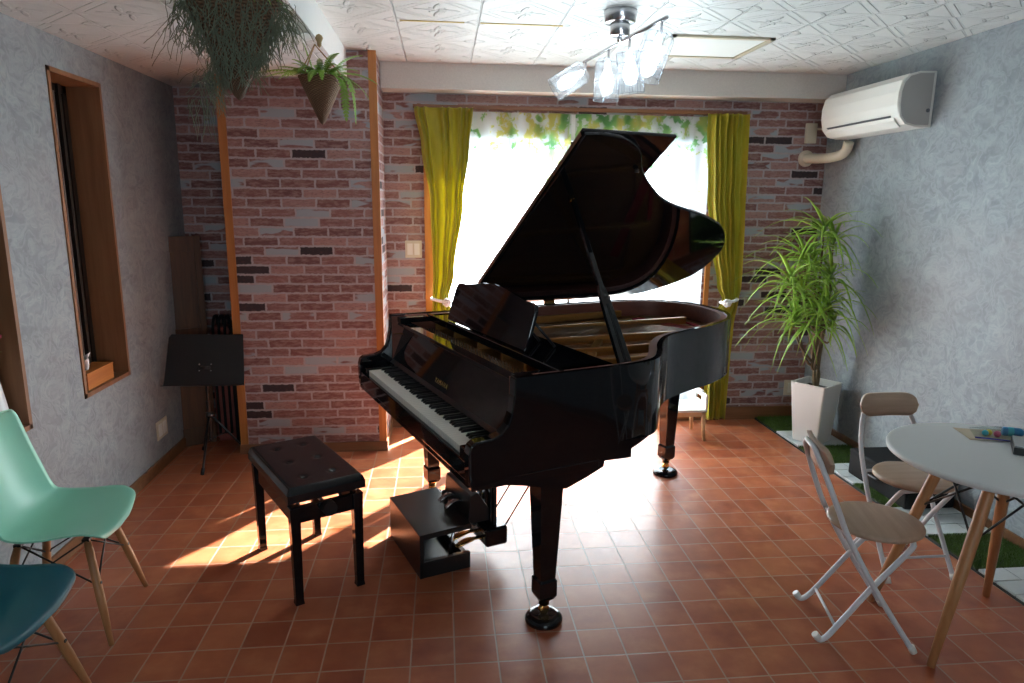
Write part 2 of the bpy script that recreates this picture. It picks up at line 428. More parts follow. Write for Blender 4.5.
# ------------------------------------------------------------------ mesh builder
class MB:
    def __init__(s): s.v = []; s.f = []; s.sm = []
    def add(s, vs, fs, smooth=False):
        o = len(s.v); s.v += [tuple(p) for p in vs]
        for f in fs: s.f.append([i+o for i in f]); s.sm.append(smooth)
    def box(s, a, b):
        x0, y0, z0 = a; x1, y1, z1 = b
        s.add([(x0, y0, z0), (x1, y0, z0), (x1, y1, z0), (x0, y1, z0), (x0, y0, z1), (x1, y0, z1), (x1, y1, z1), (x0, y1, z1)],
              [(0, 3, 2, 1), (4, 5, 6, 7), (0, 1, 5, 4), (1, 2, 6, 5), (2, 3, 7, 6), (3, 0, 4, 7)])
        return s
    def obox(s, c, ax, ay, az):
        c = Vector(c); ax, ay, az = Vector(ax), Vector(ay), Vector(az)
        vs = [c+i*ax+j*ay+k*az for k in (-1, 1) for j in (-1, 1) for i in (-1, 1)]
        s.add(vs, [(0, 2, 3, 1), (4, 5, 7, 6), (0, 1, 5, 4), (1, 3, 7, 5), (3, 2, 6, 7), (2, 0, 4, 6)])
        return s
    def prism(s, poly, z0, z1, mp=lambda x, y, z: (x, y, z), smooth=False):
        n = len(poly)
        vs = [mp(x, y, z0) for x, y in poly] + [mp(x, y, z1) for x, y in poly]
        s.add(vs, [list(range(n))[::-1], list(range(n, 2*n))])
        s.add(vs, [(i, (i+1) % n, n+(i+1) % n, n+i) for i in range(n)], smooth)
        return s
    def tube(s, pts, r, n=8, caps=True, smooth=True):
        pts = [Vector(p) for p in pts]
        rs = r if isinstance(r, (list, tuple)) else [r]*len(pts)
        rings = []; prev = None
        for i, p in enumerate(pts):
            t = (pts[min(i+1, len(pts)-1)]-pts[max(i-1, 0)])
            if t.length < 1e-9: t = Vector((0, 0, 1))
            t.normalize()
            if prev is None:
                a = t.orthogonal().normalized()
            else:
                a = prev - t*prev.dot(t)
                a = a.normalized() if a.length > 1e-6 else t.orthogonal().normalized()
            prev = a; bb = t.cross(a)
            rings.append([p+rs[i]*(math.cos(2*PI*k/n)*a+math.sin(2*PI*k/n)*bb) for k in range(n)])
        vs = [q for rg in rings for q in rg]; fs = []
        for i in range(len(pts)-1):
            for k in range(n):
                fs.append((i*n+k, i*n+(k+1) % n, (i+1)*n+(k+1) % n, (i+1)*n+k))
        s.add(vs, fs, smooth)
        if caps:
            s.add(rings[0], [list(range(n))[::-1]]); s.add(rings[-1], [list(range(n))])
        return s
    def lathe(s, prof, c=(0, 0, 0), n=24, smooth=True, mat=None):
        vs = []; fs = []; c = Vector(c)
        for (r, z) in prof:
            for k in range(n):
                q = Vector((r*math.cos(2*PI*k/n), r*math.sin(2*PI*k/n), z))
                if mat is not None: q = mat @ q
                vs.append(c+q)
        m = len(prof)
        for i in range(m-1):
            for k in range(n):
                fs.append((i*n+k, i*n+(k+1) % n, (i+1)*n+(k+1) % n, (i+1)*n+k))
        s.add(vs, fs, smooth)
        if prof[0][0] > 1e-4: s.add(vs[:n], [list(range(n))[::-1]])
        if prof[-1][0] > 1e-4: s.add(vs[-n:], [list(range(n))])
        return s
    def grid(s, fn, nu, nv, smooth=True, closed=False):
        vs = [fn(i/nu, j/nv) for j in range(nv+1) for i in range(nu+1)]
        fs = [(j*(nu+1)+i, j*(nu+1)+i+1, (j+1)*(nu+1)+i+1, (j+1)*(nu+1)+i) for j in range(nv) for i in range(nu)]
        s.add(vs, fs, smooth); return s
    def loft(s, secs, smooth=False):
        """secs: list of rings of equal length"""
        n = len(secs[0]); vs = [p for r in secs for p in r]
        fs = [(i*n+k, i*n+(k+1) % n, (i+1)*n+(k+1) % n, (i+1)*n+k) for i in range(len(secs)-1) for k in range(n)]
        s.add(vs, fs, smooth); s.add(secs[0], [list(range(n))[::-1]]); s.add(secs[-1], [list(range(n))])
        return s

def weld(me, dist=1e-5):
    import bmesh
    bm = bmesh.new(); bm.from_mesh(me)
    bmesh.ops.remove_doubles(bm, verts=bm.verts, dist=dist)
    bmesh.ops.recalc_face_normals(bm, faces=bm.faces)
    bm.to_mesh(me); bm.free()

def obj(name, mb, mat, parent=None, bevel=0.0, seg=2, fix=True, solid=0.0, subsurf=0):
    me = bpy.data.meshes.new(name)
    me.from_pydata(mb.v, [], mb.f)
    for p, sm in zip(me.polygons, mb.sm): p.use_smooth = sm
    if fix: weld(me)
    me.materials.append(MT[mat] if isinstance(mat, str) else mat)
    o = bpy.data.objects.new(name, me); col.objects.link(o)
    if parent is not None: o.parent = parent
    if solid:
        md = o.modifiers.new('solid', 'SOLIDIFY'); md.thickness = solid; md.offset = 0
    if subsurf:
        md = o.modifiers.new('sub', 'SUBSURF'); md.levels = subsurf; md.render_levels = subsurf
    if bevel:
        md = o.modifiers.new('bevel', 'BEVEL'); md.width = bevel; md.segments = seg
        md.limit_method = 'ANGLE'; md.angle_limit = math.radians(35)
        md.harden_normals = False
    return o

def tag(o, label=None, cat=None, group=None, kind=None):
    if label: o['label'] = label
    if cat: o['category'] = cat
    if group: o['group'] = group
    if kind: o['kind'] = kind
    return o

def thing(name, label, cat, loc=(0, 0, 0), rz=0.0, group=None):
    o = bpy.data.objects.new(name, None); col.objects.link(o)
    o.empty_display_size = 0.1
    o.location = loc; o.rotation_euler = (0, 0, rz)
    return tag(o, label, cat, group)

def struct(name, mb, mat, parent=None, **kw):
    o = obj(name, mb, mat, parent, **kw)
    if parent is None: o['kind'] = 'structure'
    return o

def dup(root, loc=None, rz=None, label=None):
    r = root.copy(); col.objects.link(r)
    if loc is not None: r.location = loc
    if rz is not None: r.rotation_euler = (0, 0, rz)
    if label: r['label'] = label
    def rec(src, dst):
        for ch in list(src.children):
            c = ch.copy(); col.objects.link(c); c.parent = dst; rec(ch, c)
    rec(root, r)
    return r

# ================================================================== THE SETTING
struct('floor', MB().box((XL-0.25, YF-0.2, -0.08), (XR+0.2, YB+0.25, 0.0)), 'floor')

WZ0, WZ1 = 0.674, 2.21         # openings in the left wall
W1 = (3.395, 3.886); W2 = (2.40, 2.955)
b_ = MB()
x0, x1 = XL-0.22, XL
for (ya, yb_) in ((YF-0.2, W2[0]), (W2[1], W1[0]), (W1[1], YB+0.2)):
    b_.box((x0, ya, 0), (x1, yb_, 2.7))
for (ya, yb_) in (W1, W2):
    b_.box((x0, ya, 0), (x1, yb_, WZ0)); b_.box((x0, ya, WZ1), (x1, yb_, 2.7))
struct('wall_left', b_, 'plaster')
struct('wall_right', MB().box((XR, YF-0.2, 0), (XR+0.2, YB+0.2, 2.7)), 'plaster')
# wall with the garden window
BX0, BX1, BZ0, BZ1 = -0.08, 1.90, 0.10, 2.06
b_ = MB()
b_.box((XL, YB, 0), (BX0, YB+0.2, 2.7)); b_.box((BX1, YB, 0), (XR, YB+0.2, 2.7))
b_.box((BX0, YB, 0), (BX1, YB+0.2, BZ0)); b_.box((BX0, YB, 2.235), (BX1, YB+0.2, 2.7)); b_.box((BX0, YB+0.03, BZ1), (BX1, YB+0.2, 2.235))
struct('wall_back', b_, 'brick')
# wall behind the camera, with its own wide window
b_ = MB()
RX0, RX1, RZ0, RZ1 = -0.25, 1.35, 0.85, 2.00
b_.box((XL, YF-0.2, 0), (RX0, YF, 2.7)); b_.box((RX1, YF-0.2, 0), (XR, YF, 2.7))
b_.box((RX0, YF-0.2, 0), (RX1, YF, RZ0)); b_.box((RX0, YF-0.2, RZ1), (RX1, YF, 2.7))
struct('wall_front', b_, 'plaster')
w3 = struct('window_4', MB().box((RX0, YF-0.12, RZ0), (RX0+0.05, YF-0.06, RZ1)).box((RX1-0.05, YF-0.12, RZ0), (RX1, YF-0.06, RZ1))
            .box((RX0, YF-0.12, RZ0), (RX1, YF-0.06, RZ0+0.05)).box((RX0, YF-0.12, RZ1-0.05), (RX1, YF-0.06, RZ1))
            .box((0.53, YF-0.12, RZ0), (0.57, YF-0.06, RZ1)), 'aluminium')
obj('pane', MB().box((RX0+0.05, YF-0.092, RZ0+0.05), (RX1-0.05, YF-0.088, RZ1-0.05)), 'glass', w3)

# pillar clad in the brick paper
PX0, PX1, PY = -1.318, -0.391, 4.403
struct('wall_pillar', MB().box((PX0, PY, 0), (PX1, YB, 2.51)), 'brick')
struct('trim_1', MB().box((PX0-0.008, PY-0.008, 0.065), (PX0+0.04, PY+0.03, ZLOW)), 'trim')
struct('trim_2', MB().box((PX1-0.042, PY-0.008, 0.065), (PX1+0.006, PY+0.004, ZC)), 'trim')
# ceiling: low part at the left, higher part at the right
struct('ceiling', MB().box((XSTEP, YF-0.2, ZC), (XR+0.2, YB+0.2, 2.75)).box((XL-0.2, YF-0.2, ZLOW), (XSTEP-0.012, YB+0.2, 2.75)), 'ceiling')
struct('trim_3', MB().box((XSTEP-0.012, YF, ZLOW-0.002), (XSTEP, YB, ZC+0.01)), 'white_paint')
struct('trim_4', MB().box((PX1+0.002, 4.712, 2.352), (XR, YB, ZC)), 'beam')                  # boxed beam over the window
struct('trim_5', MB().box((-0.2, 3.672, ZC-0.004), (0.12, 3.684, ZC)).box((0.2, 3.672, ZC-0.004), (0.62, 3.684, ZC)), 'yellow_tape')
# white board above the glass, seen through the sheer
struct('trim_6', MB().box((BX0, YB+0.0, BZ1), (BX1, YB+0.03, 2.235)), 'white_paint')
# baseboards
struct('baseboard_left', MB().box((XL, YF, 0), (XL+0.012, YB, 0.07)), 'base')
struct('baseboard_right', MB().box((XR-0.012, YF, 0), (XR, YB, 0.06)), 'base')
struct('baseboard_back', MB().box((PX1, YB-0.014, 0), (XR, YB, 0.10)).box((XL, YB-0.014, 0), (PX0, YB, 0.07)), 'base')
struct('baseboard_pillar', MB().box((PX0-0.012, PY-0.014, 0), (PX1+0.012, PY, 0.065)).box((PX1, PY, 0), (PX1+0.012, YB, 0.065)).box((PX0-0.012, PY, 0), (PX0, YB, 0.065)), 'base')

# garden window: wooden casing, two sliding sashes
win = struct('window_3', MB().box((BX0-0.045, YB-0.02, 0.02), (BX0+0.012, YB+0.06, 2.25))
             .box((BX1+0.025, YB-0.02, 0.02), (BX1+0.06, YB+0.0, 2.25))
             .box((BX0, YB-0.02, 0.02), (BX1, YB+0.10, BZ0)), 'trim')
for k, (xa, xb, yy) in enumerate(((BX0+0.012, 0.94, 5.00), (0.88, BX1-0.012, 5.04))):
    s_ = obj('sash', MB().box((xa, yy-0.015, BZ0), (xa+0.05, yy+0.015, BZ1)).box((xb-0.05, yy-0.015, BZ0), (xb, yy+0.015, BZ1))
             .box((xa, yy-0.015, BZ0), (xb, yy+0.015, BZ0+0.07)).box((xa, yy-0.015, BZ1-0.05), (xb, yy+0.015, BZ1)), 'bronze_alu', win)
    obj('pane', MB().box((xa+0.05, yy-0.003, BZ0+0.07), (xb-0.05, yy+0.003, BZ1-0.05)), 'glass', s_)

# slot windows in the left wall: wood lined niches
def niche(name, ya, yb_, deep):
    t = 0.022
    xo = XL-0.22
    f = MB()
    f.box((xo, ya, WZ0), (XL+0.006, ya+t, WZ1)); f.box((xo, yb_-t, WZ0), (XL+0.006, yb_, WZ1))
    f.box((xo, ya, WZ0), (XL+0.006, yb_, WZ0+t)); f.box((xo, ya, WZ1-t), (XL+0.006, yb_, WZ1))
    w = struct(name, f, 'frame')
    xs = XL-0.155
    s_ = MB()
    a, b = ya+t, yb_-t
    s_.box((xs-0.03, a, WZ0+t), (xs, a+0.035, WZ1-t)); s_.box((xs-0.03, b-0.035, WZ0+t), (xs, b, WZ1-t))
    s_.box((xs-0.03, a, WZ0+t), (xs, b, WZ0+t+0.04)); s_.box((xs-0.03, a, WZ1-t-0.04), (xs, b, WZ1-t))
    s_.box((xs-0.02, b-0.10, WZ0+t), (xs+0.012, b-0.075, WZ1-t))
    obj('sash', s_, 'bronze_alu', w)
    obj('slide_rail', MB().box((xs-0.01, b-0.155, WZ0+t+0.04), (xs+0.016, b-0.145, WZ1-t-0.04)), 'aluminium', w)
    obj('pane', MB().box((xs-0.018, a+0.035, WZ0+t+0.04), (xs-0.014, b-0.035, WZ1-t-0.04)), 'dark_glass', w)
    return w
MT['dark_glass'] = simple('dark_window_glass', (0.015, 0.018, 0.02), 0.08)
niche('window_1', W1[0], W1[1], 0.2)
niche('window_2', W2[0], W2[1], 0.2)

# ================================================================== GRAND PIANO
def catmull(pts, n=6, closed=False):
    P = [Vector(p) for p in pts]; out = []
    m = len(P)
    for i in range(m if closed else m-1):
        p0 = P[i-1] if (i > 0 or closed) else P[0]*2-P[1]
        p1 = P[i]; p2 = P[(i+1) % m]
        p3 = P[(i+2) % m] if (i+2 < m or closed) else P[-1]*2-P[-2]
        for k in range(n):
            t = k/n
            out.append(0.5*((2*p1)+(p2-p0)*t+(2*p0-5*p1+4*p2-p3)*t*t+(3*p1-p0-3*p2+p3)*t**3))
    if not closed: out.append(P[-1])
    return out

def offset_poly(poly, d):
    """poly ccw open chain closed implicitly; moves inwards by d"""
    n = len(poly); out = []
    for i in range(n):
        a = Vector(poly[i-1]); b = Vector(poly[i]); c = Vector(poly[(i+1) % n])
        e1 = (b-a); e2 = (c-b)
        if e1.length < 1e-9: e1 = e2
        if e2.length < 1e-9: e2 = e1
        e1.normalize(); e2.normalize()
        n1 = Vector((-e1.y, e1.x)); n2 = Vector((-e2.y, e2.x))
        nn = (n1+n2).normalized(); k = max(0.5, nn.dot(n1))
        out.append(b+nn*d/k)
    return out

curve_pts = [(0.745, 0.17), (0.745, 0.42), (0.738, 0.66), (0.700, 0.80), (0.600, 0.905), (0.470, 1.01), (0.350, 1.15), (0.275, 1.34), (0.205, 1.56),
             (0.085, 1.77), (-0.08, 1.90), (-0.27, 1.965), (-0.46, 1.965), (-0.62, 1.89), (-0.715, 1.74), (-0.745, 1.52), (-0.745, 1.0), (-0.745, 0.17)]
rim_o = [(p.x, p.y) for p in catmull([Vector(p) for p in curve_pts], 6)]     # ccw: treble front -> tail -> bass front

pc = -2.703
P_TURN = math.radians(-1.4)
P_RZ = math.atan2(-0.9254, 0.3791)+P_TURN
_piv = Vector((0.3791*pc+0.9254*0.9, -0.9254*pc+0.3791*0.9))+Matrix.Rotation(P_RZ-P_TURN, 2)@Vector((0.604, 0.375))
_o = _piv-Matrix.Rotation(P_RZ, 2)@Vector((0.604, 0.375))
P_ORG = (_o.x, _o.y, 0.0)
piano = thing('grand_piano', 'black polished grand piano with its lid propped open in front of the window', 'piano', P_ORG, P_RZ)

def ring(name, o_in, o_out, z0, z1, mat, parent, **kw):
    """open-fronted wall between two offset chains"""
    A = [Vector(p) for p in o_out]; B = [Vector(p) for p in o_in]
    n = len(A); vs = []; fs = []
    for p in A: vs += [(p.x, p.y, z0), (p.x, p.y, z1)]
    for p in B: vs += [(p.x, p.y, z0), (p.x, p.y, z1)]
    o = 2*n
    for i in range(n-1):
        fs += [(2*i, 2*i+2, 2*i+3, 2*i+1), (o+2*i, o+2*i+1, o+2*i+3, o+2*i+2),
               (2*i+1, 2*i+3, o+2*i+3, o+2*i+1), (2*i, o+2*i, o+2*i+2, 2*i+2)]
    fs += [(0, 1, o+1, o), (2*n-2, o+2*n-2, o+2*n-1, 2*n-1)]
    mb = MB(); mb.add(vs, fs, True)
    ob = obj(name, mb, mat, parent, **kw)
    for p in ob.data.polygons:
        p.use_smooth = abs(p.normal.z) < 0.5
    ob.data.set_sharp_from_angle(angle=math.radians(40))
    return ob

in1 = offset_poly(rim_o, 0.022); in2 = offset_poly(rim_o, 0.055); in3 = offset_poly(rim_o, 0.11)
in1[0] = Vector((0.723, 0.17)); in1[-1] = Vector((-0.723, 0.17))
in2[0] = Vector((0.69, 0.17)); in2[-1] = Vector((-0.69, 0.17)); in3[0] = Vector((0.635, 0.26)); in3[-1] = Vector((-0.635, 0.26))
ring('rim', in1, rim_o, 0.748, 1.049, 'black_lacquer', piano)
inner = [p for p in in2]; o1 = [p for p in in1]
ring('inner_rim', in2, in1, 0.80, 1.043, 'rimwood', piano)
# soundboard and plate
sb = [(p[0], max(0.30, p[1])) for p in in2[1:-1]]
sb = [(0.69, 0.30)]+[p for p in sb if p[1] > 0.31]+[(-0.69, 0.30)]
obj('soundboard', MB().prism(sb, 0.895, 0.91), 'spruce', piano)
plate = MB()
n = len(in2)
fl = [(Vector(a)*0.97+Vector(b)*0.03) for a, b in zip(in2, in3)]
vs = []; fs = []
for i in range(n):
    a, b = in2[i], in3[i]
    for q, z in ((a, 0.952), (b, 0.945), (b, 0.93)): vs.append((q[0], q[1], z))
for i in range(n-1):
    for k in range(2):
        fs.append((3*i+k, 3*i+3+k, 3*i+4+k, 3*i+1+k))
plate.add(vs, fs)
plate.box((-0.69, 0.272, 0.93), (0.69, 0.50, 0.962))
# wider web at the treble and at the tail
plate.prism([(0.69, 0.50), (0.69, 0.74), (0.60, 0.86), (0.49, 0.94), (0.40, 0.80), (0.50, 0.50)], 0.935, 0.955)
plate.prism([(-0.40, 1.70), (0.10, 1.62), (0.0, 1.76), (-0.2, 1.88), (-0.42, 1.90), (-0.58, 1.84), (-0.64, 1.72)], 0.935, 0.953)
ends = [(-0.66, -0.66, 1.60), (-0.40, -0.30, 1.80), (-0.12, 0.06, 1.68), (0.14, 0.26, 1.28), (0.36, 0.44, 0.98), (0.55, 0.585, 0.86)]
for xa, xb, ye in ends:
    d = Vector((xb-xa, ye-0.40, 0)).normalized(); sd = Vector((-d.y, d.x, 0))
    c = Vector(((xa+xb)/2, (ye+0.40)/2, 0.973))
    plate.obox(c, d*(ye-0.40)/2, sd*0.0125, (0, 0, 0.020))
plate.obox((-0.03, 1.02, 0.962), Vector((0.62, -0.50, 0)), Vector((0.012, 0.016, 0)), (0, 0, 0.012))
obj('cast_plate', plate, 'gold', piano, bevel=0.004, seg=2, fix=False)
st = MB()
for k in range(64):
    t = k/63; xa = -0.62+1.24*t
    ye = 0.50
    # find where a line towards the back meets the inner plate edge
    lean = 0.16*(1-t)**2+0.02
    best = 1.7
    for p in in3:
        if p[1] > 0.6 and abs(p[0]-(xa+lean*(p[1]-0.45))) < 0.02: best = min(best, p[1]) if p[0] > -0.1 else best
    best = min(best, 1.72)
    st.tube([(xa, 0.46, 0.975), (xa+lean*(best-0.45), best, 0.968)], 0.0009, 3, smooth=False)
for k in range(20):
    t = k/19; xa = -0.63+0.42*t; xb = xa+0.42
    st.tube([(xa, 0.46, 0.985), (xb-0.1, 1.50+0.2*t, 0.975)], 0.0017, 4, smooth=False)
s_ = obj('strings', st, 'string', piano, fix=False); s_['kind'] = 'stuff'
pn = MB()
for k in range(72):
    for r_ in range(3):
        x = -0.60+1.2*k/71; y = 0.295+0.026*r_+0.006*(k % 2)
        pn.box((x-0.0025, y-0.0025, 0.96), (x+0.0025, y+0.0025, 0.988))
s_ = obj('tuning_pins', pn, 'steel', piano, fix=False); s_['kind'] = 'stuff'
# red felt at the tail, and the damper rail
obj('felt_strip', MB().obox((-0.26, 1.66, 0.962), (0.26, 0.05, 0), (-0.006, 0.03, 0), (0, 0, 0.004)).obox((-0.1, 1.76, 0.962), (0.18, -0.04, 0), (0.004, 0.012, 0), (0, 0, 0.004)), 'red_felt', piano)
dm = MB()
for k in range(60):
    x = -0.60+0.95*k/59
    dm.box((x-0.005, 0.575, 0.972), (x+0.005, 0.66, 0.992))
s_ = obj('dampers', dm, 'black_satin', piano, fix=False); s_['kind'] = 'stuff'

# bottom: belly, keybed, wooden beams
obj('underside', MB().prism([(p[0], p[1]) for p in in1], 0.752, 0.78), 'black_satin', piano)
obj('keybed', MB().box((-0.745, 0.004, 0.668), (0.745, 0.52, 0.70)), 'black_lacquer', piano, bevel=0.004)
obj('side_apron', MB().prism([(0.01, 0.695), (0.20, 0.655), (0.30, 0.628), (0.38, 0.610), (0.47, 0.640), (0.54, 0.668), (0.545, 0.690), (0.665, 0.685), (0.665, 0.72), (0.70, 0.735), (0.74, 0.756), (0.2, 0.756)], 0.705, 0.742, lambda y, z, x: (x, y, z)), 'black_lacquer', piano)
obj('side_apron', MB().prism([(0.01, 0.695), (0.20, 0.655), (0.30, 0.628), (0.38, 0.610), (0.47, 0.640), (0.54, 0.668), (0.545, 0.690), (0.665, 0.685), (0.665, 0.72), (0.70, 0.735), (0.74, 0.756), (0.2, 0.756)], -0.742, -0.705, lambda y, z, x: (x, y, z)), 'black_lacquer', piano)
bm_ = MB()
for a, b in (((-0.55, 0.5), (-0.36, 1.85)), ((-0.1, 0.5), (-0.3, 1.85)), ((0.45, 0.5), (-0.2, 1.7))):
    d = Vector((b[0]-a[0], b[1]-a[1], 0)); L = d.length; d.normalize()
    bm_.obox(((a[0]+b[0])/2, (a[1]+b[1])/2, 0.735), d*L/2, Vector((-d.y, d.x, 0))*0.035, (0, 0, 0.03))
obj('under_beams', bm_, 'black_satin', piano, fix=False)

# arms (the scrolled sides of the keyboard)
arm = [(0.012, 0.675), (0.0, 0.69), (-0.003, 0.72), (-0.005, 0.80), (0.003, 0.830), (0.02, 0.841), (0.080, 0.845), (0.115, 0.858), (0.142, 0.885), (0.155, 0.925), (0.165, 0.985), (0.168, 1.049), (0.25, 1.049), (0.25, 0.70)]
for x0_, x1_ in ((0.697, 0.745), (-0.745, -0.697)):
    obj('arm', MB().prism(arm, x0_, x1_, lambda y, z, x: (x, y, z)), 'black_lacquer', piano, bevel=0.006, seg=3)
for x0_, x1_ in ((0.618, 0.697), (-0.697, -0.618)):
    obj('key_block', MB().box((x0_, 0.012, 0.70), (x1_, 0.16, 0.795)), 'black_lacquer', piano, bevel=0.006, seg=3)
obj('key_slip', MB().box((-0.70, 0.0, 0.695), (0.70, 0.018, 0.762)), 'black_lacquer', piano, bevel=0.004)
kb = obj('key_frame', MB().box((-0.618, 0.019, 0.70), (0.618, 0.22, 0.755)), 'black_satin', piano)
WK = 1.232/52
wk0 = None
for k in range(52):
    xk = -0.616+WK*(k+0.5)
    if wk0 is None:
        wk0 = obj('white_key', MB().box((-WK/2+0.0006, 0.022, 0.756), (WK/2-0.0006, 0.17, 0.785)), 'ivory', kb, bevel=0.0012, seg=1)
        o = wk0
    else:
        o = wk0.copy(); col.objects.link(o); o.parent = kb
    o.location = (xk, 0, 0)
bk0 = None
for k in range(51):
    # key 0 is A: black keys follow A, C, D, F, G
    if (k % 7) in (0, 2, 3, 5, 6):
        xk = -0.616+WK*(k+1)
        if bk0 is None:
            bk0 = obj('black_key', MB().loft([[(-0.006, 0.078, 0.785), (0.006, 0.078, 0.785), (0.006, 0.17, 0.785), (-0.006, 0.17, 0.785)],
                                              [(-0.0045, 0.086, 0.797), (0.0045, 0.086, 0.797), (0.0045, 0.17, 0.797), (-0.0045, 0.17, 0.797)]]), 'black_satin', kb, bevel=0.001, seg=1)
            o = bk0
        else:
            o = bk0.copy(); col.objects.link(o); o.parent = kb
        o.location = (xk, 0, 0)
# fallboard, raised and leaning back, with a folded lip at its foot
fb = obj('fallboard', MB().prism([(0.172, 0.80), (0.180, 0.798), (0.262, 0.985), (0.262, 1.012), (0.205, 1.012), (0.200, 0.997), (0.238, 0.985), (0.166, 0.806)], -0.695, 0.695, lambda y, z, x: (x, y, z)),
         'black_lacquer', piano, bevel=0.003)
obj('fallboard_lip', MB().prism([(0.152, 0.802), (0.166, 0.802), (0.196, 0.828), (0.190, 0.834)], -0.69, 0.69, lambda y, z, x: (x, y, z)), 'black_satin', fb, bevel=0.003)

def text_mesh(name, body, size, mat, parent, loc, rot, ext=0.0006, spacing=1.0):
    cu = bpy.data.curves.new(name, 'FONT'); cu.body = body; cu.size = size; cu.extrude = ext
    cu.align_x = 'CENTER'; cu.align_y = 'CENTER'; cu.space_character = spacing
    tmp = bpy.data.objects.new(name+'_tmp', cu); col.objects.link(tmp)
    dg = bpy.context.evaluated_depsgraph_get(); dg.update()
    me = bpy.data.meshes.new_from_object(tmp.evaluated_get(dg))
    bpy.data.objects.remove(tmp); bpy.data.curves.remove(cu)
    me.materials.clear(); me.materials.append(MT[mat]); me.name = name
    o = bpy.data.objects.new(name, me); col.objects.link(o); o.parent = parent
    o.location = loc; o.rotation_euler = rot
    return o
text_mesh('lettering', 'YAMAHA', 0.030, 'gold_letter', fb, (0.0, 0.1795, 0.849), (math.radians(67), 0, 0), spacing=1.35)

# music shelf and desk
sh = obj('music_shelf', MB().box((-0.695, 0.375, 1.022), (0.695, 0.62, 1.040)).box((-0.695, 0.20, 1.012), (-0.64, 0.62, 1.040)).box((0.64, 0.20, 1.012), (0.695, 0.62, 1.040))
         .box((-0.70, 0.365, 1.012), (0.70, 0.385, 1.046)), 'black_lacquer', piano, bevel=0.003, fix=False)
dk = [(-0.42, 0.0), (0.42, 0.0), (0.425, 0.06), (0.42, 0.165), (0.405, 0.19), (0.37, 0.197), (0.31, 0.196), (0.23, 0.208), (0.12, 0.224), (0.0, 0.232), (-0.12, 0.224), (-0.23, 0.208), (-0.31, 0.196), (-0.37, 0.197), (-0.405, 0.19), (-0.42, 0.165), (-0.425, 0.06)]
ta = math.radians(17)
obj('music_desk', MB().prism(dk, -0.008, 0.008, lambda x, h, d: (x-0.045, 0.40+h*math.sin(ta)+d*math.cos(ta), 1.046+h*math.cos(ta)-d*math.sin(ta))), 'black_lacquer', piano, bevel=0.003)
for x in (-0.28, 0.20, 0.33):
    obj('desk_stay', MB().tube([(x, 0.455, 1.16), (x, 0.56, 1.045)], 0.006, 6), 'black_satin', piano)
obj('desk_pin', MB().box((-0.37, 0.37, 1.046), (-0.30, 0.376, 1.050)).box((-0.27, 0.37, 1.046), (-0.24, 0.376, 1.050)), 'steel', piano, fix=False)

# lid, hinged on the straight bass side
TH = math.radians(35.0); HZ = 1.066
lid = obj('lid', MB(), 'black_lacquer', piano)
bpy.data.objects.remove(lid)
lid_pts = [(0.685, 0.62), (0.690, 0.72), (0.670, 0.83), (0.61, 0.93), (0.49, 1.02), (0.385, 1.13), (0.285, 1.265), (0.215, 1.41), (0.13, 1.66), (0.03, 1.85), (-0.11, 1.99), (-0.265, 2.065), (-0.49, 2.065), (-0.65, 1.93), (-0.735, 1.75), (-0.752, 1.5)]
lid_o = [(p.x, p.y) for p in catmull([Vector(p) for p in lid_pts], 5)] + [(-0.752, 1.0), (-0.752, 0.62)]
def lidmap(x, y, d):
    X = x+0.745
    return (-0.745+X*math.cos(TH)-d*math.sin(TH), y, HZ+X*math.sin(TH)+d*math.cos(TH))
lid = obj('lid', MB().prism(lid_o, 0.0, 0.018, lidmap), 'black_lacquer', piano, bevel=0.005, seg=2)
obj('front_lid', MB().prism([(-0.752, 0.615), (0.686, 0.615), (0.686, 1.075), (-0.752, 1.075)], 0.020, 0.036, lidmap), 'black_lacquer', piano, bevel=0.005, seg=2)
for y in (0.72, 1.15, 1.55):
    obj('hinge', MB().box((-0.757, y-0.035, 1.045), (-0.747, y+0.035, 1.07)), 'brass', piano)
for x in (0.0,):
    a = lidmap(-0.74, 0.612, 0.009); b = lidmap(0.67, 0.612, 0.009); c = lidmap(0.67, 0.612, 0.026); d = lidmap(-0.74, 0.612, 0.026)
    q = [Vector(p) for p in (a, b, c, d)]
    obj('hinge', MB().loft([q, [p+Vector((0, -0.003, 0)) for p in q]]), 'aged_brass', piano)
obj('lid_button', MB().lathe([(0.010, 0.0), (0.010, 0.012), (0.006, 0.016)], lidmap(0.49, 0.98, -0.016), 10), 'black_satin', lid)
# prop stick: broad slotted lower part, slender top
pa = Vector((0.655, 0.70, 0.985)); pb = Vector(lidmap(0.275, 0.775, 0.0))
d = (pb-pa).normalized(); side = Vector((0, 1, 0)).cross(d).normalized(); yv = d.cross(side).normalized()
L = (pb-pa).length
pr = MB()
def blade(mb, s0, s1, w0, w1, th, off=0.0):
    q = []
    for s_, w_ in ((s0, w0), (s1, w1)):
        c = pa+d*s_*L+side*off
        q.append([c-yv*w_-side*th, c+yv*w_-side*th, c+yv*w_+side*th, c-yv*w_+side*th])
    mb.loft(q)
blade(pr, 0.0, 0.40, 0.030, 0.022, 0.010)
blade(pr, 0.40, 0.47, 0.022, 0.012, 0.010)
blade(pr, 0.47, 1.0, 0.012, 0.009, 0.009)
prop = obj('lid_prop', pr, 'black_lacquer', piano, bevel=0.002, fix=False)
pr = MB(); blade(pr, 0.06, 0.36, 0.004, 0.004, 0.0015, 0.0115); blade(pr, 0.06, 0.36, 0.004, 0.004, 0.0015, -0.0115)
obj('prop_slot', pr, 'black_matt', prop, fix=False)
obj('prop_socket', MB().lathe([(0.014, -0.014), (0.014, 0.004), (0.009, 0.008)], pb-Vector((0, 0, 0.004)), 12), 'brass', lid)

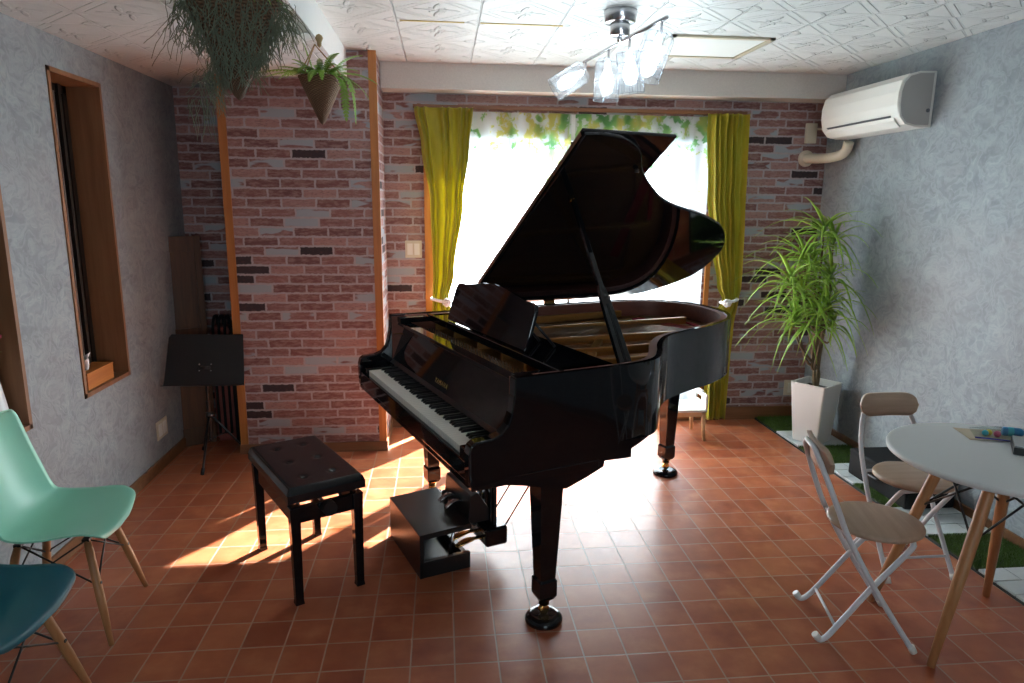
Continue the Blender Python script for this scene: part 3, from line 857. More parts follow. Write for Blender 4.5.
# legs
def sq(hw, z, c=(0, 0)):
    return [(c[0]-hw, c[1]-hw, z), (c[0]+hw, c[1]-hw, z), (c[0]+hw, c[1]+hw, z), (c[0]-hw, c[1]+hw, z)]
def leg_mb(ztop):
    mb = MB()
    mb.loft([sq(0.029, 0.098), sq(0.038, 0.116), sq(0.038, 0.180), sq(0.031, 0.192), sq(0.033, 0.195), sq(0.050, ztop-0.06), sq(0.050, ztop)])
    return mb
leg_pos = ((0.604, 0.375, 0.657), (-0.68, 0.375, 0.657), (-0.39, 1.79, 0.755))
for i, (x, y, zt) in enumerate(leg_pos):
    lg = obj('leg', leg_mb(zt), 'black_lacquer', piano, bevel=0.003); lg.location = (x, y, 0)
    cs = obj('caster', MB().lathe([(0.018, 0.070), (0.022, 0.074), (0.022, 0.090), (0.027, 0.092), (0.027, 0.100)], (0, 0, 0), 16)
             .obox((0.0, 0, 0.062), (0.009, 0, 0), (0, 0.013, 0), (0, 0, 0.012)), 'brass', lg, fix=False)
    wh = MB(); rm = Matrix.Rotation(PI/2, 3, 'Y')
    wh.lathe([(0.006, -0.011), (0.019, -0.011), (0.021, -0.008), (0.021, 0.008), (0.019, 0.011), (0.006, 0.011)], (0, 0, 0.0495), 18, mat=rm)
    obj('wheel', wh, 'brass', lg)
# scrolled bracket behind each front leg (on the treble side it shows against the light)
for sx in (1, -1):
    br = [(0.41, 0.67), (0.41, 0.555), (0.428, 0.592), (0.448, 0.618), (0.478, 0.642), (0.52, 0.658), (0.57, 0.668)]
    obj('leg_bracket', MB().prism(br, sx*0.56, sx*0.65, lambda y, z, x: (x, y, z)), 'black_lacquer', piano)

# lyre with pedals
ly = MB()
ly.box((-0.11, 0.34, 0.085), (0.13, 0.45, 0.175))
lyre = obj('lyre_box', ly, 'black_lacquer', piano, bevel=0.012, seg=3)
ly = MB()
for x in (-0.055, 0.01, 0.075): ly.obox((x, 0.395, 0.42), (0.016, 0, 0), (0, 0.016, 0), (0, 0, 0.245))
obj('lyre_post', ly, 'black_lacquer', piano, bevel=0.003, fix=False)
ly = MB()
for x in (-0.06, 0.08): ly.tube([(x, 0.45, 0.14), (x+0.01, 0.86, 0.73)], 0.004, 6)
ly.tube([(0.095, 0.395, 0.17), (0.11, 0.395, 0.66)], 0.0035, 6)
obj('lyre_brace', ly, 'black_satin', piano, fix=False)
for x in (-0.06, 0.01, 0.08):
    p_ = MB()
    def pf(u, v, x=x):
        y = 0.345-0.135*u; w = 0.010+0.010*math.sin(PI*min(1, max(0, (u-0.35)/0.65)))**0.6 if u > 0.35 else 0.010
        return (x+(v-0.5)*2*w, y, 0.118+0.018*math.sin(u*PI*0.8)-0.03*u)
    p_.grid(pf, 14, 4)
    obj('pedal', p_, 'brass', piano, solid=0.007)

# glass caster cups under each leg
wm = Matrix.Translation(P_ORG) @ Matrix.Rotation(P_RZ, 4, 'Z')
cup_labels = ('round black caster cup under the piano leg nearest the camera', 'round black caster cup under the far left piano leg by the pedal box',
              'round black caster cup under the rear piano leg by the white stool')
cup = None
for (x, y, _), lb in zip(leg_pos, cup_labels):
    q = wm @ Vector((x, y, 0))
    o = obj('caster_cup', MB().lathe([(0.074, 0.0), (0.076, 0.012), (0.068, 0.024), (0.050, 0.030), (0.040, 0.029), (0.0, 0.028)], (0, 0, 0), 32), 'black_lacquer')
    o.location = q
    tag(o, lb, 'caster cup', 'caster cups under the piano')

# ================================================================== BENCH
ba = math.atan2(-0.503, 0.279)
bench = thing('piano_bench', 'black padded piano bench with buttoned seat and square legs', 'bench', (-0.622, 2.925, 0), ba)
def cushion(u, v):
    # closed box-ish cushion top with buttons
    x = (u-0.5)*0.60; y = (v-0.5)*0.325
    ex = min(u, 1-u)*0.60; ey = min(v, 1-v)*0.325
    e = min(ex, ey); z = 0.028*(1-(1-min(1, e/0.018))**2.2)
    for bx in (-0.19, 0.0, 0.19):
        for by in (-0.062, 0.062):
            r = math.hypot(x-bx, y-by); z -= 0.011*math.exp(-(r/0.016)**2)
    return (x, y, 0.485+z)
cu = MB().grid(cushion, 72, 40)
cu.box((-0.30, -0.1625, 0.452), (0.30, 0.1625, 0.485))
cs = obj('seat_cushion', cu, 'leather', bench, fix=False)
for bx in (-0.19, 0.0, 0.19):
    for by in (-0.062, 0.062):
        obj('button', MB().lathe([(0.010, 0.0), (0.009, 0.004), (0.005, 0.006), (0.0, 0.0065)], (bx, by, 0.502), 12), 'leather', cs)
fr_ = MB()
for s_ in (-1, 1):
    fr_.box((-0.265, s_*0.132-0.011, 0.355), (0.265, s_*0.132+0.011, 0.425))
    fr_.box((s_*0.272-0.011, -0.125, 0.355), (s_*0.272+0.011, 0.125, 0.425))
obj('apron', fr_, 'black_lacquer', bench, bevel=0.003, fix=False)
for sx in (-1, 1):
    for sy in (-1, 1):
        lg = obj('leg', MB().loft([sq(0.019, 0.0), sq(0.0165, 0.02), sq(0.019, 0.30), sq(0.022, 0.43)]), 'black_lacquer', bench, bevel=0.003)
        lg.location = (sx*0.272, sy*0.132, 0)
mech = MB()
for s_ in (-1, 1):
    for y in (-0.09, 0.09): mech.tube([(s_*0.22, y, 0.38), (s_*0.10, y, 0.455)], 0.008, 6)
mech.tube([(-0.24, -0.0, 0.405), (0.24, 0.0, 0.405)], 0.008, 8); mech.box((-0.26, -0.135, 0.440), (0.26, 0.135, 0.453))
obj('lift_mechanism', mech, 'black_satin', bench, fix=False)
for s_ in (-1, 1):
    obj('height_knob', MB().tube([(s_*0.26, 0.0, 0.405), (s_*0.30, 0, 0.405)], 0.012, 10).tube([(s_*0.295, 0, 0.405), (s_*0.325, 0, 0.405)], 0.030, 14), 'black_satin', bench, fix=False)

# ================================================================== PEDAL EXTENDER BOX
q = wm @ Vector((-0.085, 0.175, 0))
ped = thing('pedal_extender', 'black pedal extender box for children standing beside the piano pedals', 'pedal box', q, P_RZ)
bx = MB()
bx.prism([(-0.145, 0.0), (-0.145, 0.206), (0.10, 0.214), (0.10, 0.19), (-0.127, 0.182), (-0.127, 0.0)], -0.195, 0.195, lambda y, z, x: (x-0.055 if x < 0 else x, y, z))
bx.box((-0.25, -0.135, 0.0), (-0.232, 0.095, 0.20))
obj('body', bx, 'black_satin', ped, bevel=0.002, fix=False)
obj('tray', MB().box((0.17, -0.145, 0.0), (0.195, 0.095, 0.075)).box((-0.17, 0.07, 0.0), (0.17, 0.095, 0.06)).box((-0.17, -0.12, 0.0), (0.17, 0.07, 0.012)), 'black_satin', ped, bevel=0.002, fix=False)
obj('pedal_housing', MB().prism([(0.10, 0.19), (0.115, 0.325), (0.15, 0.335), (0.215, 0.235), (0.215, 0.19)], -0.15, 0.155, lambda y, z, x: (x, y, z)), 'black_satin', ped, bevel=0.003)
for x in (-0.03, 0.05):
    p_ = MB()
    p_.grid(lambda u, v, x=x: (x+(v-0.5)*0.028, 0.115-0.085*u, 0.265-0.025*u*u+0.01*math.sin(u*PI)), 8, 3)
    obj('pedal', p_, 'steel', ped, solid=0.006)
obj('linkage', MB().tube([(0.12, 0.02, 0.02), (0.12, 0.05, 0.19)], 0.008, 6), 'steel', ped)
obj('linkage', MB().tube([(0.06, 0.08, 0.17), (0.09, 0.20, 0.13)], 0.006, 6), 'steel', ped)
obj('linkage', MB().tube([(-0.05, 0.08, 0.17), (-0.04, 0.2, 0.12)], 0.006, 6), 'steel', ped)
for x in (-0.13, -0.05):
    obj('adjuster_knob', MB().lathe([(0.017, 0.0), (0.019, 0.01), (0.014, 0.022), (0.0, 0.024)], (x, 0.10, 0.2215), 14), 'black_satin', ped)

# ================================================================== CURTAINS
def tie_profile(keys, z):
    """keys: list of (z, xleft, xright, depth) from top to bottom, smooth interpolation"""
    for a, b in zip(keys, keys[1:]):
        if a[0] >= z >= b[0]:
            t = (a[0]-z)/(a[0]-b[0]); t = t*t*(3-2*t)
            return [a[i]+(b[i]-a[i])*t for i in (1, 2, 3)]
    return list(keys[-1][1:])

def curtain(name, label, keys, folds, seed):
    rnd = random.Random(seed)
    ph = [rnd.uniform(-0.5, 0.5) for _ in range(folds+2)]
    ztop, zbot = keys[0][0], keys[-1][0]
    def f(u, v):
        z = ztop+(zbot-ztop)*v
        xl, xr, dp = tie_profile(keys, z)
        uu = u+0.05*math.sin(2*PI*u+seed)+0.035*math.sin(5.3*PI*u+seed*2+z*0.5)
        k = uu*folds*2*PI
        w = 0.5+0.5*noise.noise((u*5, z*0.8, seed))
        x = xl+(xr-xl)*(u+0.35/folds/PI*math.sin(k*1.0+ph[int(u*folds)])*0.8)
        y = 4.785+dp*(math.cos(k+0.6*math.sin(z*1.7+seed))*0.75+0.35*math.sin(k*0.5+z+seed)*w)
        if v < 0.04: y = 4.785+dp*0.8*math.cos(k)+0.0
        return (x, y, z)
    mb = MB().grid(f, folds*14, 90)
    o = obj(name, mb, 'curtain', solid=0.002, fix=False)
    return tag(o, label, 'curtain', 'lime green side curtains')
curtain('curtain', 'lime green curtain gathered at the left side of the garden window',
        [(2.25, -0.185, 0.212, 0.035), (2.0, -0.140, 0.185, 0.032), (1.64, -0.085, 0.140, 0.028), (1.15, -0.070, 0.075, 0.022), (0.96, -0.075, 0.035, 0.016), (0.80, -0.085, 0.085, 0.025), (0.45, -0.09, 0.12, 0.03), (0.035, -0.09, 0.13, 0.03)], 6, 1.3)
curtain('curtain', 'lime green curtain gathered at the right side of the garden window',
        [(2.25, 1.845, 2.145, 0.035), (1.7, 1.88, 2.155, 0.030), (1.38, 1.925, 2.165, 0.028), (1.05, 1.99, 2.17, 0.020), (0.95, 2.035, 2.155, 0.016), (0.76, 1.92, 2.13, 0.028), (0.50, 1.935, 2.12, 0.03), (0.035, 1.955, 2.115, 0.03)], 6, 4.1)
for (x, z, ro, lb) in ((-0.02, 0.955, 0.045, 'white tieback gathering the left lime curtain'), (2.085, 0.94, -0.035, 'white flower tieback gathering the right lime curtain')):
    t = thing('curtain_tieback', lb, 'tieback', (x, 4.785, z), 0, 'curtain tiebacks')
    pts = [(0.062*math.cos(a), 0.040*math.sin(a), -0.012*math.cos(a)*(1 if ro > 0 else -1)) for a in [2*PI*k/24 for k in range(25)]]
    obj('band', MB().tube(pts, 0.011, 8, caps=False), 'paper', t)
    fl_ = MB()
    for k in range(7):
        a = 2*PI*k/7
        fl_.lathe([(0.0, -0.012), (0.013, -0.006), (0.016, 0.004), (0.009, 0.012), (0.0, 0.014)], (ro+0.020*math.cos(a), -0.052, 0.020*math.sin(a)-0.01), 10)
    fl_.lathe([(0.0, -0.016), (0.014, -0.008), (0.014, 0.008), (0.0, 0.016)], (ro, -0.060, -0.01), 10)
    obj('rosette', fl_, 'paper', t, fix=False)
def sheer(label, xa, xb, seed):
    def f(u, v):
        x = xa+(xb-xa)*u; z = 2.235+(0.06-2.235)*v
        k = (x*9.5)*2*PI
        y = 4.858+0.013*math.sin(k*0.5+0.8*math.sin(z*0.6+seed))+0.007*math.sin(k*1.1+1.3*math.sin(z*0.9)+seed)
        return (x, y, z)
    o = obj('sheer_curtain', MB().grid(f, 180, 40), 'sheer', fix=False)
    tag(o, label, 'sheer curtain', 'white sheer curtains')
sheer('white sheer curtain with a green leaf print over the left half of the window', -0.03, 0.895, 0.4)
sheer('white sheer curtain with a green leaf print over the right half of the window', 0.925, 1.90, 2.1)
rail = thing('curtain_rail', 'brown curtain rail above the garden window', 'curtain rail', (0.9, 4.86, 2.25))
obj('rail', MB().box((-1.09, -0.012, 0.0), (1.25, 0.012, 0.026)), 'base', rail, bevel=0.003)
for x in (-1.05, 0.02, 1.2):
    obj('bracket', MB().box((x-0.012, -0.008, -0.004), (x+0.012, 0.05, 0.03)), 'base', rail)

# ================================================================== AIR CONDITIONER
ac = thing('air_conditioner', 'white wall mounted air conditioner high on the grey right wall', 'air conditioner', (XR, 4.210, 2.075))
prof = [(0, 0.0), (-0.10, 0.0), (-0.160, 0.012), (-0.198, 0.055), (-0.212, 0.12), (-0.212, 0.19), (-0.196, 0.25), (-0.160, 0.285), (-0.10, 0.302), (0, 0.305)]
obj('body', MB().prism(prof, -0.405, 0.405, lambda x, z, y: (x, y, z)), 'white_plastic', ac, bevel=0.006, seg=3)
lou = MB().prism([(-0.150, 0.004), (-0.192, 0.048), (-0.200, 0.056), (-0.196, 0.036), (-0.158, 0.0)], -0.36, 0.36, lambda x, z, y: (x-0.003, y, z))
obj('louver', lou, 'white_plastic', ac, bevel=0.002)
obj('air_slot', MB().prism([(-0.195, 0.056), (-0.205, 0.063), (-0.2055, 0.066), (-0.199, 0.066)], -0.33, 0.33, lambda x, z, y: (x-0.0035, y, z)), 'grey_plastic', ac)
obj('front_panel', MB().prism([(-0.2035, 0.072), (-0.2145, 0.12), (-0.2145, 0.19), (-0.198, 0.252), (-0.16, 0.288), (-0.157, 0.284), (-0.194, 0.248), (-0.2105, 0.19), (-0.2105, 0.12), (-0.20, 0.074)], -0.398, 0.398, lambda x, z, y: (x-0.001, y, z)), 'white_plastic', ac, bevel=0.001)
obj('end_cap', MB().prism([(-0.02, 0.01), (-0.10, 0.012), (-0.152, 0.023), (-0.186, 0.06), (-0.2, 0.12), (-0.2, 0.19), (-0.185, 0.242), (-0.155, 0.274), (-0.10, 0.29), (-0.02, 0.293)], -0.4085, -0.404, lambda x, z, y: (x, y, z)), simple('end_plastic_painted_shade', (0.42, 0.40, 0.38), 0.5), ac)  # white casing in grey here: the side's shade is put into its colour
obj('sensor', MB().lathe([(0.011, 0.0), (0.011, 0.003), (0.0, 0.004)], (-0.035, -0.409, 0.09), 12, mat=Matrix.Rotation(PI/2, 3, 'X')), 'grey_plastic', ac)
obj('indicator', MB().box((-0.19, -0.33, 0.03), (-0.186, -0.31, 0.04)), 'grey_plastic', ac)
pp = thing('air_duct', 'cream pipe bending from the brick wall up to the air conditioner', 'pipe', (2.63, YB, 1.965))
curve = catmull([(0.0, -0.004, 0), (0.0, -0.05, 0.0), (0.03, -0.13, -0.008), (0.070, -0.25, -0.004), (0.092, -0.34, 0.022), (0.095, -0.375, 0.088)], 6)
obj('pipe', MB().tube(curve, 0.033, 16), 'cream', pp)
obj('flange', MB().lathe([(0.058, 0.0), (0.058, 0.012), (0.045, 0.022), (0.033, 0.024)], (0, 0, 0), 20, mat=Matrix.Rotation(PI/2, 3, 'X')), 'cream', pp)
pb_ = thing('junction_box', 'small cream cover plate on the brick wall beside the air conditioner', 'box', (2.648, YB, 2.14))
obj('cover', MB().box((-0.042, -0.022, -0.07), (0.042, 0, 0.07)), 'cream', pb_, bevel=0.006, seg=3)
obj('cable', MB().tube([(0.03, -0.012, 0.03), (0.07, -0.02, 0.03), (0.09, -0.255, 0.035)], 0.008, 8), 'cream', pb_)

# ================================================================== SOCKETS
def plate_thing(name, label, loc, rz, w, h, n):
    t = thing(name, label, 'socket', loc, rz)
    obj('cover', MB().box((-w/2, -0.007, -h/2), (w/2, 0, h/2)), 'cream', t, bevel=0.002)
    for k in range(n):
        x = (k-(n-1)/2)*w/(n+0.4)
        obj('module', MB().box((x-w*0.16, -0.010, -h*0.33), (x+w*0.16, -0.006, h*0.33)), 'white_plastic', t, bevel=0.001)
    return t
plate_thing('light_switch', 'cream double light switch on the brick wall beside the left curtain', (-0.205, YB, 1.305), 0, 0.116, 0.12, 2)
plate_thing('wall_socket', 'cream wall socket low on the brick wall behind the white planter', (2.665, YB, 0.245), 0, 0.085, 0.12, 1)
plate_thing('wall_socket', 'cream wall socket low on the left grey wall near the music stand', (XL, 4.225, 0.245), PI/2, 0.155, 0.115, 2)

# ================================================================== CEILING HATCH AND LAMP
h_ = struct('trim_7', MB().box((1.22, 3.77, ZC-0.012), (1.80, 3.80, ZC)).box((1.22, 4.25, ZC-0.012), (1.80, 4.28, ZC)).box((1.22, 3.77, ZC-0.012), (1.25, 4.28, ZC)).box((1.77, 3.77, ZC-0.012), (1.80, 4.28, ZC)), 'hatch_frame')
obj('hatch_panel', MB().box((1.256, 3.806, ZC-0.007), (1.764, 4.244, ZC-0.001)), 'hatch_panel', h_)

lx, lyy = 0.84, 3.37
lamp = thing('ceiling_light', 'lit ceiling spot light with four glass shades on a slanting steel bar', 'ceiling light', (lx, lyy, ZC))
obj('canopy', MB().lathe([(0.078, 0.0), (0.078, -0.012), (0.072, -0.050), (0.068, -0.055), (0.0, -0.055)], (0, 0, 0), 28), 'steel', lamp)
obj('hub', MB().lathe([(0.044, -0.052), (0.046, -0.06), (0.046, -0.105), (0.040, -0.112), (0.0, -0.115)], (0, 0, 0), 24), 'steel', lamp)
bar_a = Vector((0.771-lx, 3.862-lyy, -0.135)); bar_b = Vector((0.923-lx, 2.924-lyy, -0.135))
obj('bar', MB().tube([bar_a, bar_b], 0.008, 10), 'steel', lamp)
obj('bar_joint', MB().tube([(0, 0, -0.11), (0, 0, -0.14)], 0.012, 12), 'steel', lamp)
shade_specs = [(0.03, Vector((-0.80, 0.05, -0.50))), (0.36, Vector((-0.03, 0.0, -1.0))), (0.62, Vector((0.10, 0.05, -1.0))), (0.955, Vector((-0.30, -0.05, -0.85)))]
for t_, ax in shade_specs:
    a = bar_a.lerp(bar_b, t_); ax = ax.normalized()
    q = ax.to_track_quat('Z', 'Y'); rm = q.to_matrix()
    top = a+Vector((0, 0, -0.045))
    arm_ = obj('lamp_arm', MB().tube([a, top, top+ax*0.02], 0.006, 8), 'steel', lamp)
    s_ = MB().lathe([(0.020, 0.0), (0.050, 0.004), (0.060, 0.02), (0.062, 0.10), (0.062, 0.20)], top, 28, mat=rm)
    # open lower end
    s_.f = [f for f in s_.f if len(f) < 20]; s_.sm = s_.sm[:len(s_.f)]
    sh_ = obj('lamp_shade', s_, 'lampglass', lamp, fix=False)
    gw = MB()
    for z in (0.025, 0.068, 0.112, 0.156, 0.199):
        gw.tube([top+rm@Vector((0.0632*math.cos(2*PI*k/24), 0.0632*math.sin(2*PI*k/24), z)) for k in range(25)], 0.0011, 4, caps=False)
    for k in range(10):
        c_, s2 = math.cos(2*PI*k/10), math.sin(2*PI*k/10)
        gw.tube([top+rm@Vector((0.0632*c_, 0.0632*s2, 0.02)), top+rm@Vector((0.0632*c_, 0.0632*s2, 0.20))], 0.0011, 4)
    obj('shade_grid', gw, 'grey_plastic', sh_, fix=False)
    obj('bulb', MB().lathe([(0.012, 0.02), (0.014, 0.05), (0.030, 0.09), (0.034, 0.115), (0.026, 0.145), (0.0, 0.155)], top, 18, mat=rm), 'bulb', lamp)

# ================================================================== PLANTS
def strap(mb, base, direction, L, w, droop, lift=0.5, seg=7):
    """arching leaf with a shallow V section"""
    d = Vector((direction[0], direction[1], 0)).normalized(); side = Vector((-d.y, d.x, 0))
    pts = []
    for i in range(seg+1):
        t = i/seg
        pts.append(Vector(base)+d*L*(t*0.95*(1-0.15*t))+Vector((0, 0, L*(lift*t-droop*t*t))))
    vs = []
    for i, p in enumerate(pts):
        t = i/seg; ww = w*(0.55+0.45*math.sin(PI*min(1, t*1.6+0.1)))*(1-t**3)+0.0006
        vs += [p-side*ww+Vector((0, 0, ww*0.45)), p, p+side*ww+Vector((0, 0, ww*0.45))]
    fs = []
    for i in range(seg):
        for k in (0, 1):
            fs.append((3*i+k, 3*i+k+1, 3*i+k+4, 3*i+k+3))
    mb.add(vs, fs, True)

plant = thing('potted_plant', 'tall potted plant with arching strap leaves in a tapered white planter', 'plant', (2.555, 4.325, 0.022), math.radians(-57))
def rs(hw, z, r=0.012):
    out = []
    for cx_, cy_, a0 in ((hw-r, hw-r, 0), (-hw+r, hw-r, PI/2), (-hw+r, -hw+r, PI), (hw-r, -hw+r, 3*PI/2)):
        for k in range(4):
            a = a0+PI/2*k/3; out.append((cx_+r*math.cos(a), cy_+r*math.sin(a), z))
    return out
obj('planter', MB().loft([rs(0.088, 0.0), rs(0.092, 0.004), rs(0.122, 0.412), rs(0.124, 0.418), rs(0.112, 0.418), rs(0.108, 0.37)]), 'planter', plant)
obj('soil', MB().box((-0.106, -0.106, 0.34), (0.106, 0.106, 0.372)), 'soil', plant)
Rz = Matrix.Rotation(math.radians(57), 3, 'Z')
def pl_local(x, y, z):      # world offset (from the plant) into its own frame
    return Rz @ Vector((x-2.60+0.01, y-4.40+0.015, z-0.022))
from_px = {}
heads = [(2.51, 4.34, 1.48), (2.62, 4.40, 1.40), (2.43, 4.40, 1.30), (2.27, 4.26, 1.16), (2.58, 4.32, 1.18), (2.38, 4.30, 1.06), (2.50, 4.20, 1.00), (2.62, 4.38, 1.06),
         (2.47, 4.26, 0.90), (2.33, 4.26, 0.90), (2.60, 4.28, 0.88), (2.52, 4.42, 1.22)]
stems = MB(); lv = MB(); R = random.Random(11)
base1, base2 = (2.585, 4.39, 0.38), (2.61, 4.41, 0.38)
fork = {0: (2.54, 4.38, 0.95), 1: (2.60, 4.41, 0.92)}
for i, h in enumerate(heads):
    b0 = base1 if i % 2 == 0 else base2
    fk = fork[i % 2]
    midp = (fk[0]*0.6+h[0]*0.4, fk[1]*0.6+h[1]*0.4, 0.62+0.1*(i % 3))
    low = (b0[0]*0.5+fk[0]*0.5, b0[1]*0.5+fk[1]*0.5, 0.52)
    pts = [pl_local(*q_) for q_ in (b0, low, midp, (h[0]*0.8+midp[0]*0.2, h[1]*0.8+midp[1]*0.2, h[2]-0.14), h)]
    stems.tube(catmull(pts, 4), [0.013-0.009*k/16 for k in range(17)], 7)
    nl = 24
    for k in range(nl):
        a = 2.399*k+R.uniform(-0.2, 0.2); f_ = k/nl
        L = R.uniform(0.34, 0.54)*(0.8+0.2*math.sin(f_*PI))
        # keep leaves off the walls
        base = pl_local(h[0], h[1], h[2]-0.05*(1-f_)+0.02*f_)
        wd = Rz.inverted() @ Vector((math.cos(a), math.sin(a), 0))
        tipx, tipy = h[0]+wd.x*L, h[1]+wd.y*L
        if tipx > XR-0.03 or tipy > YB-0.03: L *= 0.62
        tipx, tipy = h[0]+wd.x*L, h[1]+wd.y*L
        if tipx > XR-0.02 or tipy > YB-0.02: continue
        strap(lv, base, (math.cos(a), math.sin(a)), L, R.uniform(0.009, 0.014), 0.45+0.50*(1-f_), 0.25+0.70*f_)
obj('stems', stems, 'stem', plant, fix=False)
lo_ = obj('leaves', lv, 'leaf', plant, fix=False, solid=0.0008)
lo_['kind'] = 'stuff'

# big hanging basket with trailing moss
bk = thing('hanging_planter', 'large cone basket trailing grey green moss, hanging at the left near the camera', 'hanging planter', (-0.655, 2.42, 1.950))
bk['group'] = 'cone baskets hanging from the ceiling'
obj('basket', MB().lathe([(0.004, 0.0), (0.016, 0.012), (0.065, 0.12), (0.122, 0.24), (0.150, 0.30), (0.153, 0.307), (0.140, 0.305), (0.100, 0.20)], (0, 0, 0), 32), 'wicker', bk)
obj('soil', MB().lathe([(0.0, 0.285), (0.138, 0.28), (0.13, 0.27), (0.0, 0.26)], (0, 0, 0), 24), 'soil', bk)
R = random.Random(5)
ms = MB()
def strand(mb, p, d, L, r=0.0013, seg=9, g=0.9, wig=0.012):
    p = Vector(p); d = Vector(d); pts = [p.copy()]
    for i in range(seg):
        d = d+Vector((R.uniform(-1, 1)*wig*25, R.uniform(-1, 1)*wig*25, -g*0.35+R.uniform(-0.25, 0.3)))
        p = p+d.normalized()*L/seg
        pts.append(p.copy())
    mb.tube(pts, r, 3, caps=False)
for k in range(700):
    a = R.uniform(0, 2*PI)
    rr = 0.125+R.uniform(-0.02, 0.03)
    z0_ = R.uniform(0.10, 0.31)
    rc = 0.014+0.140*(z0_/0.305)
    strand(ms, (rc*1.04*math.cos(a), rc*1.04*math.sin(a), z0_), (-math.cos(a)*0.3, -math.sin(a)*0.3, -0.8), R.uniform(0.04, 0.11), 0.0014, 8, 0.7, 0.026)
for (cx_, cy_, rad, z0_, z1_, nn) in ((-0.165, -0.02, 0.020, 0.33, 0.08, 34), (-0.085, 0.02, 0.050, 0.10, -0.05, 90), (0.165, 0.0, 0.030, 0.31, 0.12, 55), (-0.04, 0.02, 0.04, 0.10, 0.02, 40)):
    for k in range(nn):
        a = R.uniform(0, 2*PI); r_ = rad*R.uniform(0.1, 1)
        strand(ms, (cx_+r_*math.cos(a), cy_+r_*math.sin(a), R.uniform((z0_+z1_)/2, z0_)), (0, 0, -0.3), (z0_-z1_)*R.uniform(0.3, 0.75), 0.0011, 9, 0.8, 0.028)
# strands bridging from the basket's lip out to the side clumps
for k in range(24):
    sx = -1 if k % 2 else 1
    strand(ms, (sx*0.14, R.uniform(-0.05, 0.05), R.uniform(0.27, 0.32)), (sx*1.2, R.uniform(-0.3, 0.3), 0.2), 0.06, 0.0012, 9, 1.1, 0.02)
for k in range(14):
    strand(ms, (R.uniform(-0.17, -0.10), R.uniform(-0.02, 0.04), 0.0), (0, 0, -1), R.uniform(0.06, 0.15), 0.0012, 9, 1.0, 0.02)
m_ = obj('moss', ms, 'moss', bk, fix=False); m_['kind'] = 'stuff'
gl_ = MB()
for k in range(26):
    a = 2*PI*k/26
    strap(gl_, (0.10*math.cos(a), 0.10*math.sin(a), 0.28), (math.cos(a), math.sin(a)), R.uniform(0.08, 0.14), 0.006, 0.8, 0.6)
obj('foliage', gl_, 'fern', bk, fix=False)
rp = MB()
for k in range(3):
    a = 2*PI*k/3+0.4
    obj('cord', MB().tube([(0.147*math.cos(a), 0.147*math.sin(a), 0.302), (0.0, 0.0, ZLOW-1.950-0.015)], 0.0035, 6), 'rope', bk)
obj('ceiling_hook', MB().tube([(0, 0, ZLOW-1.950), (0, 0, ZLOW-1.950-0.03)], 0.006, 8), 'brass', bk)

# small fern basket
sbk = thing('hanging_planter', 'small cone basket with bright green fern hanging in front of the brick pillar', 'hanging planter', (-0.535, 3.30, 1.970))
sbk['group'] = 'cone baskets hanging from the ceiling'
obj('basket', MB().lathe([(0.003, 0.0), (0.014, 0.010), (0.048, 0.085), (0.084, 0.165), (0.098, 0.198), (0.100, 0.202), (0.090, 0.200), (0.05, 0.11)], (0, 0, 0), 30), 'wicker', sbk)
obj('soil', MB().lathe([(0.0, 0.19), (0.088, 0.185), (0.08, 0.175), (0.0, 0.17)], (0, 0, 0), 20), 'soil', sbk)
R = random.Random(21)
fr2 = MB()
def frond(mb, p, d, L, w, droop, seg=16):
    p = Vector(p); d = Vector(d).normalized(); pts = [p.copy()]; dirs = []
    for i in range(seg):
        d = (d+Vector((0, 0, -droop/seg))).normalized(); p = p+d*L/seg; pts.append(p.copy()); dirs.append(d.copy())
    mb.tube(pts, 0.0014, 4, caps=False)
    for i in range(1, seg):
        dd = dirs[i]; sd = dd.cross(Vector((0, 0, 1)))
        if sd.length < 0.25: sd = Vector((math.cos(L*40), math.sin(L*40), 0))
        sd.normalize(); t = i/seg; ww = w*math.sin(PI*(0.12+0.85*t))**0.8
        for s_ in (-1, 1):
            a = pts[i]; tip = a+sd*s_*ww+dd*ww*0.45-Vector((0, 0, ww*0.15)); n_ = dd*0.35*L/seg*1.3
            mb.add([a-n_, a+n_, a+(tip-a)*0.6+n_*1.0, tip, a+(tip-a)*0.6-n_*0.9], [(0, 1, 2, 3, 4)], False)
specs = [((-0.06, 0, 0.215), (-1, 0.05, 0.35), 0.26, 0.024, 0.75), ((-0.04, -0.03, 0.215), (-1, -0.3, 0.15), 0.20, 0.022, 0.6), ((0.07, -0.03, 0.20), (0.35, -0.2, 0.35), 0.27, 0.024, 6.0), ((0.06, -0.02, 0.20), (0.3, -0.3, 0.3), 0.24, 0.022, 6.5), ((0.07, 0.0, 0.20), (1, -0.1, 0.2), 0.18, 0.026, 1.6),
         ((0.05, -0.02, 0.215), (0.6, -0.1, 0.9), 0.17, 0.022, 1.2), ((0.02, -0.04, 0.215), (0.35, -0.4, 0.9), 0.15, 0.02, 1.4), ((-0.03, 0, 0.215), (-0.25, 0.1, 1.0), 0.14, 0.012, 0.4),
         ((-0.06, -0.02, 0.215), (-0.35, -0.1, 1.0), 0.13, 0.010, 0.3), ((0.0, -0.06, 0.215), (-0.2, -1, 0.4), 0.14, 0.02, 1.8), ((0.07, 0, 0.215), (1, 0.1, 0.35), 0.19, 0.026, 1.0), ((0.04, 0.05, 0.215), (0.3, 1, 0.6), 0.18, 0.02, 1.5)]
for sp_ in specs: frond(fr2, *sp_)
for k in range(38):
    a = R.uniform(0, 2*PI)
    frond(fr2, (0.05*math.cos(a), 0.05*math.sin(a), 0.21), (math.cos(a)*0.9, math.sin(a)*0.9, R.uniform(0.4, 1.2)), R.uniform(0.08, 0.15), 0.017, R.uniform(0.8, 2.0), 11)
